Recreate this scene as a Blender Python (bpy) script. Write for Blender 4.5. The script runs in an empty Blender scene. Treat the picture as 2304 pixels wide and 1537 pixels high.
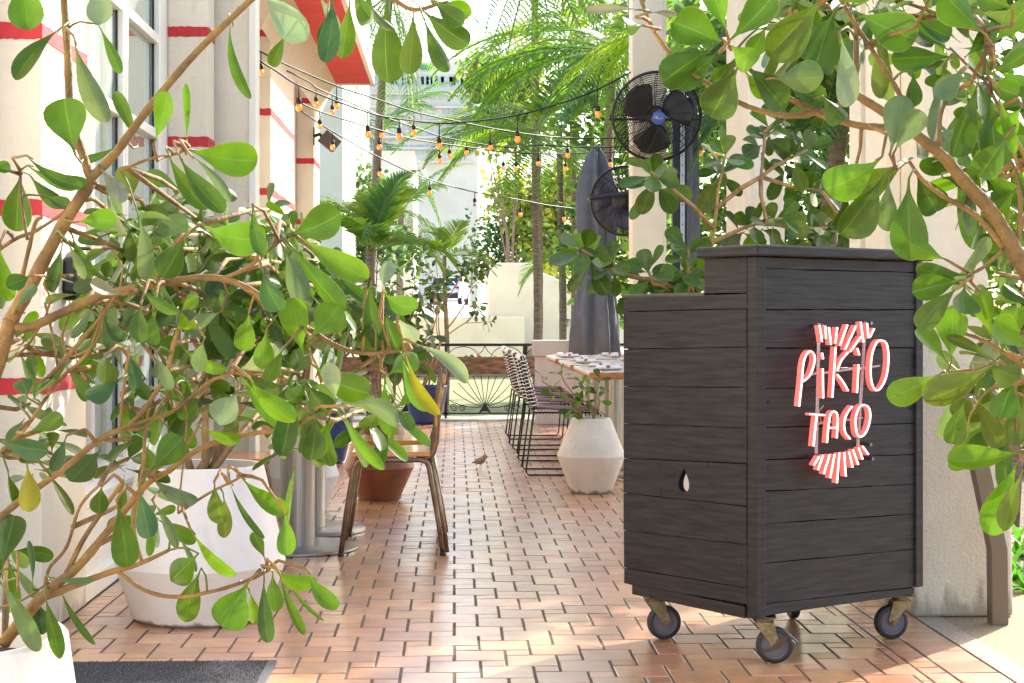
import bpy, math, random
from mathutils import Vector, Matrix
random.seed(7)
R = math.radians
# ------------------------------------------------------------------ camera, world, sun
F, H, HY, CX = 3650.0, 1.1, 720.0, 1152.0
TH = math.atan(130/F); CT, ST = math.cos(TH), math.sin(TH)
sc = bpy.context.scene
cam = bpy.data.objects.new('camera', bpy.data.cameras.new('camera')); sc.collection.objects.link(cam)
cam.location = (0, 0, H); cam.rotation_euler = (R(90), 0, -TH)
cam.data.sensor_width = 36; cam.data.lens = F/2304*36; cam.data.shift_y = -48.5/2304
cam.data.clip_start = .05; cam.data.clip_end = 1500
sc.camera = cam
SUN_AZ, SUN_EL = R(38), R(33)          # azimuth from +Y towards +X
wd = bpy.data.worlds.new('World'); sc.world = wd; wd.use_nodes = True
wn = wd.node_tree.nodes; bg = wn['Background']
sky = wn.new('ShaderNodeTexSky'); sky.sky_type = 'NISHITA'; sky.sun_disc = False
sky.sun_elevation = SUN_EL; sky.sun_rotation = SUN_AZ; sky.air_density = 1.0; sky.dust_density = 2.5; sky.ozone_density = 1.0
wd.node_tree.links.new(sky.outputs[0], bg.inputs[0]); bg.inputs[1].default_value = .15
sun = bpy.data.objects.new('sun', bpy.data.lights.new('sun', 'SUN')); sc.collection.objects.link(sun)
sun.data.energy = 3.4; sun.data.angle = R(.6); sun.data.color = (1, .93, .82)
sd = Vector((math.sin(SUN_AZ)*math.cos(SUN_EL), math.cos(SUN_AZ)*math.cos(SUN_EL), math.sin(SUN_EL)))
sun.rotation_euler = sd.to_track_quat('Z', 'Y').to_euler()
vs = sc.view_settings; vs.view_transform = 'Standard'; vs.look = 'None'; vs.exposure = 1.9; vs.gamma = 1
sc.cycles.max_bounces = 10; sc.cycles.transparent_max_bounces = 16; sc.cycles.diffuse_bounces = 5
# ------------------------------------------------------------------ helpers
V = Vector
def W(px, py, d):
    xc = (px-CX)/F*d
    return V((xc*CT+d*ST, -xc*ST+d*CT, H-(py-HY)/F*d))
def G(px, py): return W(px, py, F*H/(py-HY))
def link(o, parent=None):
    sc.collection.objects.link(o)
    if parent is not None: o.parent = parent
    return o
class MB:
    def __init__(s): s.v = []; s.f = []; s.c = {}; s.uv = None; s.col = None; s.fm = None
    def quad(s, a, b, c, d):
        n = len(s.v); s.v += [V(a), V(b), V(c), V(d)]; s.f.append((n, n+1, n+2, n+3))
    def box(s, x0, x1, y0, y1, z0, z1, M=None):
        n = len(s.v)
        p = [V((x, y, z)) for z in (z0, z1) for y in (y0, y1) for x in (x0, x1)]
        if M is not None: p = [M @ q for q in p]
        s.v += p
        for f in ((0,2,3,1),(4,5,7,6),(0,1,5,4),(2,6,7,3),(0,4,6,2),(1,3,7,5)): s.f.append(tuple(n+i for i in f))
    def prism(s, poly, fn, t0, t1):
        """poly: 2d points, fn(u,v,t)->Vector, extruded t0..t1"""
        n = len(s.v); k = len(poly)
        for t in (t0, t1): s.v += [V(fn(u, v, t)) for u, v in poly]
        s.f.append(tuple(n+i for i in reversed(range(k)))); s.f.append(tuple(n+k+i for i in range(k)))
        for i in range(k): j = (i+1) % k; s.f.append((n+i, n+j, n+k+j, n+k+i))
    def tube(s, pts, r, n=6, cap=True, closed=False):
        pts = [V(p) for p in pts]; m = len(pts)
        if m < 2: return
        rr = r if isinstance(r, (list, tuple)) else [r]*m
        b = len(s.v); up = None
        for i, p in enumerate(pts):
            if closed: t = pts[(i+1) % m]-pts[i-1]
            else: t = pts[min(i+1, m-1)]-pts[max(i-1, 0)]
            if t.length < 1e-9: t = V((0, 0, 1))
            t.normalize()
            if up is None:
                up = V((0, 0, 1)) if abs(t.z) < .9 else V((1, 0, 0))
            sd_ = t.cross(up)
            if sd_.length < 1e-5: sd_ = t.orthogonal()
            sd_.normalize(); up = sd_.cross(t).normalized()
            for k in range(n):
                a = 2*math.pi*k/n
                s.v.append(p+(sd_*math.cos(a)+up*math.sin(a))*rr[i])
        segs = m if closed else m-1
        for i in range(segs):
            j = (i+1) % m
            for k in range(n):
                l = (k+1) % n
                s.f.append((b+i*n+k, b+i*n+l, b+j*n+l, b+j*n+k))
        if cap and not closed:
            s.f.append(tuple(b+k for k in reversed(range(n)))); s.f.append(tuple(b+(m-1)*n+k for k in range(n)))
    def lathe(s, prof, c=(0, 0, 0), n=40, fn=None, M=None, capb=True):
        b = len(s.v); c = V(c)
        for i, (r, z) in enumerate(prof):
            for k in range(n):
                a = 2*math.pi*k/n; q = r*(fn(a, i, z) if fn else 1)
                p = V((q*math.cos(a), q*math.sin(a), z))
                s.v.append(c+(M @ p if M is not None else p))
        for i in range(len(prof)-1):
            for k in range(n):
                l = (k+1) % n; s.f.append((b+i*n+k, b+i*n+l, b+(i+1)*n+l, b+(i+1)*n+k))
        if capb:
            s.f.append(tuple(b+k for k in reversed(range(n)))); e = b+(len(prof)-1)*n; s.f.append(tuple(e+k for k in range(n)))
    def build(s, name, mat, parent=None, smooth=False, bevel=0, loc=None, auto=None):
        me = bpy.data.meshes.new(name); o0 = V(loc) if loc is not None else V((0, 0, 0))
        me.from_pydata([tuple(p-o0) for p in s.v], [], s.f); me.materials.append(mat)
        if s.col:
            at = me.color_attributes.new('lc', 'FLOAT_COLOR', 'POINT')
            at.data.foreach_set('color', [x for c in s.col for x in c])
        if s.uv:
            u = me.uv_layers.new(name='UVMap'); idx = [0]*len(me.loops)
            me.loops.foreach_get('vertex_index', idx)
            u.data.foreach_set('uv', [x for i in idx for x in s.uv[i]])
        if smooth: me.polygons.foreach_set('use_smooth', [True]*len(me.polygons))
        me.update()
        o = bpy.data.objects.new(name, me); link(o, parent)
        if loc is not None: o.location = loc
        if auto is not None:
            me.polygons.foreach_set('use_smooth', [True]*len(me.polygons))
            try: me.set_sharp_from_angle(angle=R(auto))
            except Exception: pass
        if bevel:
            m = o.modifiers.new('bevel', 'BEVEL'); m.width = bevel; m.segments = 2; m.limit_method = 'ANGLE'; m.angle_limit = R(40)
        return o
def thing(name, label, cat, loc=(0, 0, 0), rz=0, group=None):
    o = bpy.data.objects.new(name, None); link(o); o.location = loc; o.rotation_euler = (0, 0, rz); o.empty_display_size = .1
    return tag(o, label, cat, group)
def tag(o, label=None, cat=None, group=None, kind=None):
    if label: o['label'] = label
    if cat: o['category'] = cat
    if group: o['group'] = group
    if kind: o['kind'] = kind
    return o
def dup(root, label=None, loc=None, rz=None):
    r = root.copy(); sc.collection.objects.link(r)
    if loc is not None: r.location = loc
    if rz is not None: r.rotation_euler = (0, 0, rz)
    if label: r['label'] = label
    def rec(a, b):
        for ch in list(a.children):
            c = ch.copy(); sc.collection.objects.link(c); c.parent = b; rec(ch, c)
    src = root
    kids = list(src.children)
    for ch in kids:
        c = ch.copy(); sc.collection.objects.link(c); c.parent = r
        for g in list(ch.children):
            d = g.copy(); sc.collection.objects.link(d); d.parent = c
    return r
# ------------------------------------------------------------------ materials
def lin(h):
    if isinstance(h, tuple): return (*h[:3], 1)
    r = [int(h[i:i+2], 16)/255 for i in (0, 2, 4)]
    return (*[(x/12.92 if x <= .04045 else ((x+.055)/1.055)**2.4) for x in r], 1)
def M(name, col, rough=.6, metal=0, col2=None, nscale=6, bump=0, bscale=60, stretch=None, spec=.5, emis=None, estr=0, trans=0, det=6, coat=0, thr=(.35, .65)):
    m = bpy.data.materials.new(name); m.use_nodes = True; nt = m.node_tree; N = nt.nodes; L = nt.links
    p = N['Principled BSDF']; p.inputs['Base Color'].default_value = lin(col); p.inputs['Roughness'].default_value = rough
    p.inputs['Metallic'].default_value = metal; p.inputs['Specular IOR Level'].default_value = spec
    if coat: p.inputs['Coat Weight'].default_value = coat; p.inputs['Coat Roughness'].default_value = .08
    if trans: p.inputs['Transmission Weight'].default_value = trans
    if emis: p.inputs['Emission Color'].default_value = lin(emis); p.inputs['Emission Strength'].default_value = estr
    if col2 or bump:
        tc = N.new('ShaderNodeTexCoord'); mp = N.new('ShaderNodeMapping'); L.new(tc.outputs['Object'], mp.inputs[0])
        if stretch: mp.inputs['Scale'].default_value = stretch
    if col2:
        nz = N.new('ShaderNodeTexNoise'); nz.inputs['Scale'].default_value = nscale; nz.inputs['Detail'].default_value = det; nz.inputs['Roughness'].default_value = .6
        L.new(mp.outputs[0], nz.inputs['Vector']); rp = N.new('ShaderNodeValToRGB'); L.new(nz.outputs['Fac'], rp.inputs[0])
        rp.color_ramp.elements[0].position = thr[0]; rp.color_ramp.elements[0].color = lin(col)
        rp.color_ramp.elements[1].position = thr[1]; rp.color_ramp.elements[1].color = lin(col2)
        L.new(rp.outputs[0], p.inputs['Base Color'])
    if bump:
        nb = N.new('ShaderNodeTexNoise'); nb.inputs['Scale'].default_value = bscale; nb.inputs['Detail'].default_value = 5
        L.new(mp.outputs[0], nb.inputs['Vector']); b = N.new('ShaderNodeBump'); b.inputs['Strength'].default_value = bump; b.inputs['Distance'].default_value = .01
        L.new(nb.outputs['Fac'], b.inputs['Height']); L.new(b.outputs[0], p.inputs['Normal'])
    return m
def leaf_mat(name, trans=.35, rough=.38, under=(.30, .36, .22), umix=.35, veins=True, spec=.28):
    m = bpy.data.materials.new(name); m.use_nodes = True; nt = m.node_tree; N = nt.nodes; L = nt.links
    p = N['Principled BSDF']; out = N['Material Output']
    at = N.new('ShaderNodeAttribute'); at.attribute_name = 'lc'
    uv = N.new('ShaderNodeUVMap'); sp = N.new('ShaderNodeSeparateXYZ'); L.new(uv.outputs[0], sp.inputs[0])
    tc = N.new('ShaderNodeTexCoord'); nz = N.new('ShaderNodeTexNoise'); nz.inputs['Scale'].default_value = 28; nz.inputs['Detail'].default_value = 4; L.new(tc.outputs['Object'], nz.inputs['Vector'])
    mr = N.new('ShaderNodeMapRange'); mr.inputs[1].default_value = .3; mr.inputs[2].default_value = .7; mr.inputs[3].default_value = .78; mr.inputs[4].default_value = 1.18; L.new(nz.outputs['Fac'], mr.inputs[0])
    mul = N.new('ShaderNodeVectorMath'); mul.operation = 'SCALE'; L.new(at.outputs['Color'], mul.inputs[0]); L.new(mr.outputs[0], mul.inputs['Scale'])
    colr = mul.outputs[0]
    if veins:   # pale midrib and pale margin, by uv.x in -1..1
        ab = N.new('ShaderNodeMath'); ab.operation = 'ABSOLUTE'; L.new(sp.outputs['X'], ab.inputs[0])
        r1 = N.new('ShaderNodeValToRGB'); e = r1.color_ramp.elements
        e[0].position = 0; e[0].color = (.4, .4, .4, 1); e[1].position = .055; e[1].color = (0, 0, 0, 1)
        x = e.new(.95); x.color = (0, 0, 0, 1); y = e.new(1); y.color = (.6, .6, .6, 1)
        L.new(ab.outputs[0], r1.inputs[0])
        mx = N.new('ShaderNodeMix'); mx.data_type = 'RGBA'; L.new(r1.outputs[0], mx.inputs[0]); L.new(colr, mx.inputs[6]); mx.inputs[7].default_value = (.20, .28, .05, 1)
        colr = mx.outputs[2]
    if veins:
        sn = N.new('ShaderNodeTexNoise'); sn.inputs['Scale'].default_value = 75; sn.inputs['Detail'].default_value = 3; L.new(tc.outputs['Object'], sn.inputs['Vector'])
        sr = N.new('ShaderNodeValToRGB'); sr.color_ramp.elements[0].position = .70; sr.color_ramp.elements[0].color = (0, 0, 0, 1); sr.color_ramp.elements[1].position = .76; sr.color_ramp.elements[1].color = (.7, .7, .7, 1); L.new(sn.outputs['Fac'], sr.inputs[0])
        s3 = N.new('ShaderNodeMix'); s3.data_type = 'RGBA'; L.new(sr.outputs[0], s3.inputs[0]); L.new(colr, s3.inputs[6]); s3.inputs[7].default_value = (.05, .035, .012, 1); colr = s3.outputs[2]
        bn = N.new('ShaderNodeTexNoise'); bn.inputs['Scale'].default_value = 22; bn.inputs['Detail'].default_value = 3; L.new(tc.outputs['Object'], bn.inputs['Vector']); bb_ = N.new('ShaderNodeBump'); bb_.inputs['Strength'].default_value = .35; bb_.inputs['Distance'].default_value = .01; L.new(bn.outputs['Fac'], bb_.inputs['Height']); L.new(bb_.outputs[0], p.inputs['Normal'])
    gm = N.new('ShaderNodeNewGeometry'); um = N.new('ShaderNodeMath'); um.operation = 'MULTIPLY'; um.inputs[1].default_value = umix; L.new(gm.outputs['Backfacing'], um.inputs[0])
    m2 = N.new('ShaderNodeMix'); m2.data_type = 'RGBA'; L.new(um.outputs[0], m2.inputs[0]); L.new(colr, m2.inputs[6]); m2.inputs[7].default_value = (*under, 1)
    L.new(m2.outputs[2], p.inputs['Base Color']); p.inputs['Roughness'].default_value = rough; p.inputs['Specular IOR Level'].default_value = spec
    tr = N.new('ShaderNodeBsdfTranslucent'); 
    tm = N.new('ShaderNodeVectorMath'); tm.operation = 'MULTIPLY'; tm.inputs[1].default_value = (1.25, 1.35, .6); L.new(m2.outputs[2], tm.inputs[0]); L.new(tm.outputs[0], tr.inputs[0])
    ms = N.new('ShaderNodeMixShader'); ms.inputs[0].default_value = trans; L.new(p.outputs[0], ms.inputs[1]); L.new(tr.outputs[0], ms.inputs[2]); L.new(ms.outputs[0], out.inputs[0])
    return m
LEAF = leaf_mat('glossy obovate leaf', trans=.22, rough=.38, spec=.30, under=(.11, .16, .07), umix=.4)
PALM = leaf_mat('palm leaflet', trans=.6, rough=.45, veins=False, umix=.15)
BUSH = leaf_mat('tree leaf', trans=.5, rough=.5, veins=False, umix=.2)
BARK = M('tan ringed bark', '574325', .75, col2='97743f', nscale=11, bump=.6, bscale=90, det=9)
GBARK = M('grey brown palm bark', '6d5a4c', .9, col2='9b8674', nscale=9, bump=.6, bscale=50, stretch=(1, 1, 8))
SOIL = M('dark potting soil', '2b211a', .95, col2='4a3a2c', nscale=40, bump=1, bscale=120)
CREAM = M('cream painted stucco', 'dcd1ba', .8, col2='e6dcc8', nscale=3, bump=.35, bscale=70)
WHITE = M('white painted render', 'e0dacb', .7, col2='e9e5da', nscale=2, bump=.12, bscale=60)
REDP = M('red painted band', 'c9343a', .7, col2='b82a30', nscale=8, bump=.35, bscale=80)
FRAME = M('white window frame', 'e8e4da', .4)
DARK = M('black powder coat', '15161a', .45)
GLASS = M('window glass', 'c8d4cc', .03, metal=0, spec=1.0, col2='b3c4ba', nscale=1.2); GLASS.node_tree.nodes['Principled BSDF'].inputs['Metallic'].default_value = .55
# ------------------------------------------------------------------ ground
def ground_sheet(name, poly, z, mat):
    b = MB(); n = len(poly); b.v = [V((x, y, z)) for x, y in poly]; b.f = [tuple(range(n))]
    return tag(b.build(name, mat), kind='structure')
ground_sheet('ground', [(-400, -60), (400, -60), (400, 700), (-400, 700)], -.30, M('sandy ground', '8f8a72', .95, col2='a5a088', nscale=.6, bump=.3, bscale=12))
GROUT = M('grey sandy grout', '4c453e', .95, col2='71685e', nscale=60, bump=.6, bscale=200)
b = MB(); b.box(-1.6, 1.705, -3, 17.62, -.3, -.0035); tag(b.build('floor_slab', GROUT), kind='structure')
# Pythagorean tiling : squares of 2b and b
bt = .0835; jt = .0046; tiles = MB(); tiles.col = []
tp = [(.50, .215, .08), (.53, .24, .095), (.50, .215, .105), (.56, .27, .115), (.44, .18, .08), (.54, .25, .09)]
def tile(x0, x1, y0, y1):
    e = jt; x0 += e; x1 -= e; y0 += e; y1 -= e
    if x1-x0 < .008 or y1-y0 < .008: return
    n = len(tiles.v); c = random.choice(tp); k = random.uniform(.88, 1.1); h = random.uniform(-.0006, .0006); c = (c[0]*k, c[1]*k, c[2]*k, 1)
    w = .0022
    tx, ty = random.uniform(-.0007, .0007), random.uniform(-.0007, .0007)
    ring = [(x0, y0), (x1, y0), (x1, y1), (x0, y1)]
    ins = [(x0+w, y0+w), (x1-w, y0+w), (x1-w, y1-w), (x0+w, y1-w)]
    tiles.v += [V((x, y, -.0045)) for x, y in ring]+[V((x, y, -.0012+h)) for x, y in ring]+[V((x, y, h+(tx if x > (x0+x1)/2 else -tx)+(ty if y > (y0+y1)/2 else -ty))) for x, y in ins]
    tiles.col += [c]*12
    for a in (0, 4):
        for i in range(4): j = (i+1) % 4; tiles.f.append((n+a+i, n+a+j, n+a+4+j, n+a+4+i))
    tiles.f.append((n+8, n+9, n+10, n+11))
XL, XR = -1.336, 1.455
def clip_tile(x0, x1, y0, y1):
    x0 = max(x0, XL); x1 = min(x1, XR); y0 = max(y0, 2.0); y1 = min(y1, 17.6)
    if x1 > x0 and y1 > y0: tile(x0, x1, y0, y1)
for i in range(-140, 141):
    for j in range(-140, 141):
        ox = -bt+i*2*bt+j*bt; oy = 5.485-i*bt+j*2*bt
        if ox > XR+.2 or ox < XL-.3 or oy < 1.8 or oy > 17.8: continue
        clip_tile(ox, ox+2*bt, oy, oy+2*bt); clip_tile(ox+bt, ox+2*bt, oy-bt, oy)
y = 2.0
while y < 17.5:
    tile(XR, XR+bt, y, y+bt); tile(XR, XR+bt, y+bt, y+2*bt); tile(XR+bt, 1.702, y, y+2*bt)
    tile(-1.42, XL, y, y+bt); tile(-1.42, XL, y+bt, y+2*bt); y += 2*bt
def tile_mat():
    m = M('terracotta quarry tile', 'b0603a', .3); nt = m.node_tree; N = nt.nodes; L = nt.links; p = N['Principled BSDF']
    at = N.new('ShaderNodeAttribute'); at.attribute_name = 'lc'
    tc = N.new('ShaderNodeTexCoord'); nz = N.new('ShaderNodeTexNoise'); nz.inputs['Scale'].default_value = 14; nz.inputs['Detail'].default_value = 8; L.new(tc.outputs['Object'], nz.inputs['Vector'])
    mr = N.new('ShaderNodeMapRange'); mr.inputs[1].default_value = .3; mr.inputs[2].default_value = .7; mr.inputs[3].default_value = .85; mr.inputs[4].default_value = 1.18; L.new(nz.outputs['Fac'], mr.inputs[0])
    mul = N.new('ShaderNodeVectorMath'); mul.operation = 'SCALE'; L.new(at.outputs['Color'], mul.inputs[0])
    ns = N.new('ShaderNodeTexNoise'); ns.inputs['Scale'].default_value = 1.7; ns.inputs['Detail'].default_value = 10; ns.inputs['Roughness'].default_value = .7; L.new(tc.outputs['Object'], ns.inputs['Vector'])
    ms_ = N.new('ShaderNodeMapRange'); ms_.inputs[1].default_value = .35; ms_.inputs[2].default_value = .65; ms_.inputs[3].default_value = .80; ms_.inputs[4].default_value = 1.12; L.new(ns.outputs['Fac'], ms_.inputs[0])
    mm = N.new('ShaderNodeMath'); mm.operation = 'MULTIPLY'; L.new(mr.outputs[0], mm.inputs[0]); L.new(ms_.outputs[0], mm.inputs[1]); L.new(mm.outputs[0], mul.inputs['Scale']); L.new(mul.outputs[0], p.inputs['Base Color'])
    n2 = N.new('ShaderNodeTexNoise'); n2.inputs['Scale'].default_value = 5; n2.inputs['Detail'].default_value = 6; L.new(tc.outputs['Object'], n2.inputs['Vector'])
    m3 = N.new('ShaderNodeMapRange'); m3.inputs[1].default_value = .3; m3.inputs[2].default_value = .7; m3.inputs[3].default_value = .28; m3.inputs[4].default_value = .42; L.new(n2.outputs['Fac'], m3.inputs[0]); L.new(m3.outputs[0], p.inputs['Roughness'])
    bp = N.new('ShaderNodeBump'); bp.inputs['Strength'].default_value = .12; bp.inputs['Distance'].default_value = .004; n4 = N.new('ShaderNodeTexNoise'); n4.inputs['Scale'].default_value = 45; n4.inputs['Detail'].default_value = 3
    L.new(tc.outputs['Object'], n4.inputs['Vector']); L.new(n4.outputs['Fac'], bp.inputs['Height']); L.new(bp.outputs[0], p.inputs['Normal'])
    p.inputs['Specular IOR Level'].default_value = 1.0; p.inputs['IOR'].default_value = 1.6; p.inputs['Coat Weight'].default_value = 1.0; p.inputs['Coat Roughness'].default_value = .24; p.inputs['Coat IOR'].default_value = 1.6
    return m
tag(tiles.build('floor', tile_mat()), kind='structure')
AGG = M('exposed aggregate concrete', 'a58d6c', .9, col2='5e4c3c', nscale=130, bump=.8, bscale=150, thr=(.52, .66))
b = MB(); b.box(1.706, 1.80, 1, 17.62, -.3, .001); tag(b.build('kerb', M('concrete edging', 'b09c84', .9, col2='8f7d68', nscale=70, bump=.5, bscale=100)), kind='structure')
b = MB(); b.box(1.806, 3.0, 1, 17.62, -.3, -.002); tag(b.build('pavement', AGG), kind='structure')
b = MB(); b.box(-3.5, 4, 17.63, 18.3, -.3, .02); tag(b.build('terrace_kerb', M('pale stone kerb', 'd8cfbf', .8, col2='c6bcaa', nscale=10)), kind='structure')
LAWN = M('short lawn grass', '6c7248', .95, col2='80845a', nscale=9, bump=1, bscale=90)
ground_sheet('lawn', [(-30, 18.3), (40, 18.3), (40, 33.2), (-30, 33.2)], -.06, LAWN)
ground_sheet('garden_soil', [(3.0, -6), (30, -6), (30, 18.29), (3.0, 18.29)], -.08, M('planting bed mulch', '4d4030', .95, col2='6f6048', nscale=14, bump=.8, bscale=50))
ground_sheet('forecourt', [(-1.42, -8), (3.0, -8), (3.0, 1.99), (-1.42, 1.99)], .0, M('pale concrete paving', 'b8ab98', .8, col2='a99b86', nscale=4))
# sloping driveway beyond the white wall
b = MB(); b.v = [V((-30, 35, .9)), V((6, 35, .9)), V((6, 140, 2.65)), V((-30, 140, 2.65))]; b.f = [(0, 1, 2, 3)]
tag(b.build('driveway', M('pale driveway', 'b7b4ae', .8, col2='a3a19c', nscale=1)), kind='structure')
# ------------------------------------------------------------------ building on the left
bld = thing('restaurant_building', 'cream stucco building with red painted bands and tall white windows along the left', 'building', (-1.6, 9, 0))
BI = Matrix.Translation((1.6, -9, 0))
def bpart(mb, name, mat, parent=bld, **k):
    mb.v = [V(p)-V((-1.6, 9, 0)) for p in mb.v]; return mb.build(name, mat, parent, **k)
b = MB(); b.box(-2.2, -1.6, -6, 7.08, 0, 3.9); b.box(-2.2, -1.6, 7.08, 8.86, 0, .40); b.box(-2.2, -1.6, 7.08, 8.86, 3.2, 3.9); b.box(-2.2, -1.6, 8.86, 17.2, 0, 3.9)
bpart(b, 'wall', WHITE, bevel=.006)
def band(y0, y1, x1, zs, par):
    for z in zs:
        n = 14; r = MB()
        for (p, q) in (((-1.6, y0), (x1, y0)), ((x1, y0), (x1, y1)), ((x1, y1), (-1.6, y1))):
            # slightly wavy hand painted strip, 3 mm proud
            dx, dy = q[0]-p[0], q[1]-p[1]; l = math.hypot(dx, dy); nx, ny = dy/l*.003, -dx/l*.003
            a = len(r.v)
            for i in range(n+1):
                t = i/n; w1, w2 = random.uniform(-.003, .003), random.uniform(-.003, .003)
                x, yv = p[0]+dx*t, p[1]+dy*t
                ex = .003 if i == n else (-.003 if i == 0 else 0)
                x += dx/l*ex*1.0; yv += dy/l*ex
                r.v += [V((x+nx, yv+ny, z-.028+w1)), V((x+nx, yv+ny, z+.028+w2))]
            for i in range(n): r.f.append((a+2*i, a+2*i+2, a+2*i+3, a+2*i+1))
        r.v = [p-V((-1.6, 9, 0)) for p in r.v]
        r.build('red_band', REDP, par)
BZ = (.872, 1.487, 2.095, 2.71, 3.32)
for y0, y1, x1 in ((5.64, 6.32, -1.42), (9.12, 9.36, -1.376), (12.62, 14.45, -1.42), (16.5, 17.19, -1.42)):
    b = MB(); b.box(-1.599, x1, y0, y1, 0, 3.9); p = bpart(b, 'pilaster', CREAM, bevel=.008); band(y0, y1, x1, BZ, p)
b = MB(); b.box(-1.598, -1.19, 9.46, 9.62, 0, 3.9); p = bpart(b, 'wall_fin', CREAM, bevel=.004)
b = MB(); b.box(-1.189, -1.15, 9.44, 9.64, 0, 3.9); bpart(b, 'edge_trim', FRAME, bevel=.003)
def window(y0, y1, z0, z1, rails, dark=True):
    f = MB(); w = .05; x0, x1 = -1.66, -1.575
    f.box(x0, x1, y0, y0+w, z0, z1); f.box(x0, x1, y1-w, y1, z0, z1)
    for r in rails: f.box(x0+.002, x1-.004, y0+w, y1-w, r-.025, r+.025)
    fo = bpart(f, 'window', FRAME, bevel=.004)
    g = MB(); g.box(-1.625, -1.615, y0+w, y1-w, z0, z1); g.v = [V(p)-V((-1.6, 9, 0)) for p in g.v]; g.build('pane', GLASS, fo)
    k = MB(); 
    for yy in (y0+w+.004, y1-w-.004): k.box(-1.612, -1.602, yy-.004, yy+.004, z0+.02, z1-.02)
    k.v = [V(p)-V((-1.6, 9, 0)) for p in k.v]; k.build('gasket', DARK, fo)
RL = (.425, 1.0, 1.54, 2.09, 2.6, 3.17)
window(7.13, 7.84, .40, 3.2, RL); window(7.86, 8.78, .40, 3.2, RL)
b = MB(); b.box(-1.6, -1.44, 6.33, 9.11, .358, .40); bpart(b, 'window_sill', FRAME, bevel=.004)
b = MB(); b.box(-1.599, -1.45, 6.325, 9.115, 0, .355); b.box(-1.46, -1.425, 6.325, 9.115, 0, .09); bpart(b, 'wall_base', WHITE, bevel=.005)
window_back = MB(); window_back.box(-2.2, -2.15, 7.08, 8.86, .4, 3.2); bpart(window_back, 'blind', M('interior blind', 'b9bdb2', .9))
b = MB(); b.box(-1.40, -.88, 11.9, 17.2, 3.60, 3.75); bpart(b, 'canopy_soffit', M('salmon red painted soffit', 'd9433f', .75, col2='c9393a', nscale=3, bump=.2, bscale=30))
b = MB(); b.box(-.879, -.84, 11.9, 17.24, 3.585, 3.9); b.box(-1.6, -.84, 17.201, 17.24, 3.585, 3.9); bpart(b, 'fascia', WHITE)
b = MB(); b.box(-1.598, 2.55, 9.7, 11.85, 3.66, 3.85); bpart(b, 'unseen_shade_roof', WHITE)  # unseen slab added over part of the walkway for shade
b = MB(); b.prism([(-1.42, 3.25), (-1.25, 3.6), (-1.42, 3.6)], lambda u, v, t: V((u, t, v)), 12.0, 17.19); bpart(b, 'cornice', CREAM)
# ------------------------------------------------------------------ columns on the right
STUC = M('rough cream stucco', 'e2d6be', .9, col2='d8ccb4', nscale=5, bump=.6, bscale=85)
pier = thing('stucco_pier', 'wide rough cream stucco pier flaring at its foot, right of the black host stand', 'column', (1.9, 6.3, 0))
b = MB()
zz = [0, .35, .6, 1.0, 1.4, 2.2, 3.66]; rt = [2.075, 2.07, 2.05, 2.01, 1.965, 1.95, 1.95]; lf = [1.70, 1.705, 1.715, 1.722, 1.725, 1.725, 1.725]
for i, z in enumerate(zz): b.v += [V((lf[i], 5.95, z)), V((rt[i], 5.95, z)), V((rt[i], 6.73, z)), V((lf[i], 6.73, z))]
for i in range(len(zz)-1):
    for k in range(4): l = (k+1) % 4; b.f.append((i*4+k, i*4+l, i*4+4+l, i*4+4+k))
b.f += [(3, 2, 1, 0), (24, 25, 26, 27)]
for p in b.v: p -= V((1.9, 6.3, 0))
b.build('shaft', STUC, pier, bevel=.012)
b = MB()
for y0, y1, pr in ((6.21, 6.5, .02), (6.56, 6.735, .028)): b.box(1.68-pr, 1.724, y0, y1, 0, 3.66)
for p in b.v: p -= V((1.9, 6.3, 0))
b.build('pilaster_strip', CREAM, pier, bevel=.005)
def column(x0, x1, y0, y1, label, top=3.66):
    t = thing('stucco_column', label, 'column', ((x0+x1)/2, (y0+y1)/2, 0))
    cx, cy = (x0+x1)/2, (y0+y1)/2
    b = MB(); b.box(x0-cx, x1-cx, y0-cy, y1-cy, 0, top); b.build('shaft', CREAM, t, bevel=.008)
    b = MB(); b.box(x0-cx+.03, x1-cx-.03, y0-cy-.006, y0-cy+.01, .3, top-.1); b.build('face_panel', CREAM, t, bevel=.003)
    b = MB(); b.box(x0-cx-.015, x1-cx+.015, y0-cy-.015, y1-cy+.015, 0, .12); b.build('plinth', CREAM, t, bevel=.005)
    return t
column(1.6, 1.80, 8.78, 9.5, 'smooth cream column directly behind the plant above the host stand', 3.66)
column(1.45, 1.73, 13.17, 13.44, 'cream column carrying the black fans', 5.2)
b = MB()
p0 = [W(2165, 875, 5.88), W(2190, 985, 5.88), W(2243, 1235, 5.88), W(2245, 1405, 5.88)]
for i in range(3):
    a, c = p0[i], p0[i+1]; n = len(b.v)
    for q in (a, c):
        for dx, dy in ((-.03, -.03), (.03, -.03), (.03, .03), (-.03, .03)): b.v.append(q+V((dx, dy, 0)))
    for k in range(4): l = (k+1) % 4; b.f.append((n+k, n+l, n+4+l, n+4+k))
    if i == 0: b.f.append((n, n+1, n+2, n+3))
    if i == 2: b.f.append((n+7, n+6, n+5, n+4))
tag(b.build('steel_brace', M('brown painted steel', '6f5f4a', .5, bump=.1, bscale=80), loc=p0[3], bevel=.003), 'bent brown painted steel leg standing against the stucco pier', 'support')
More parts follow.
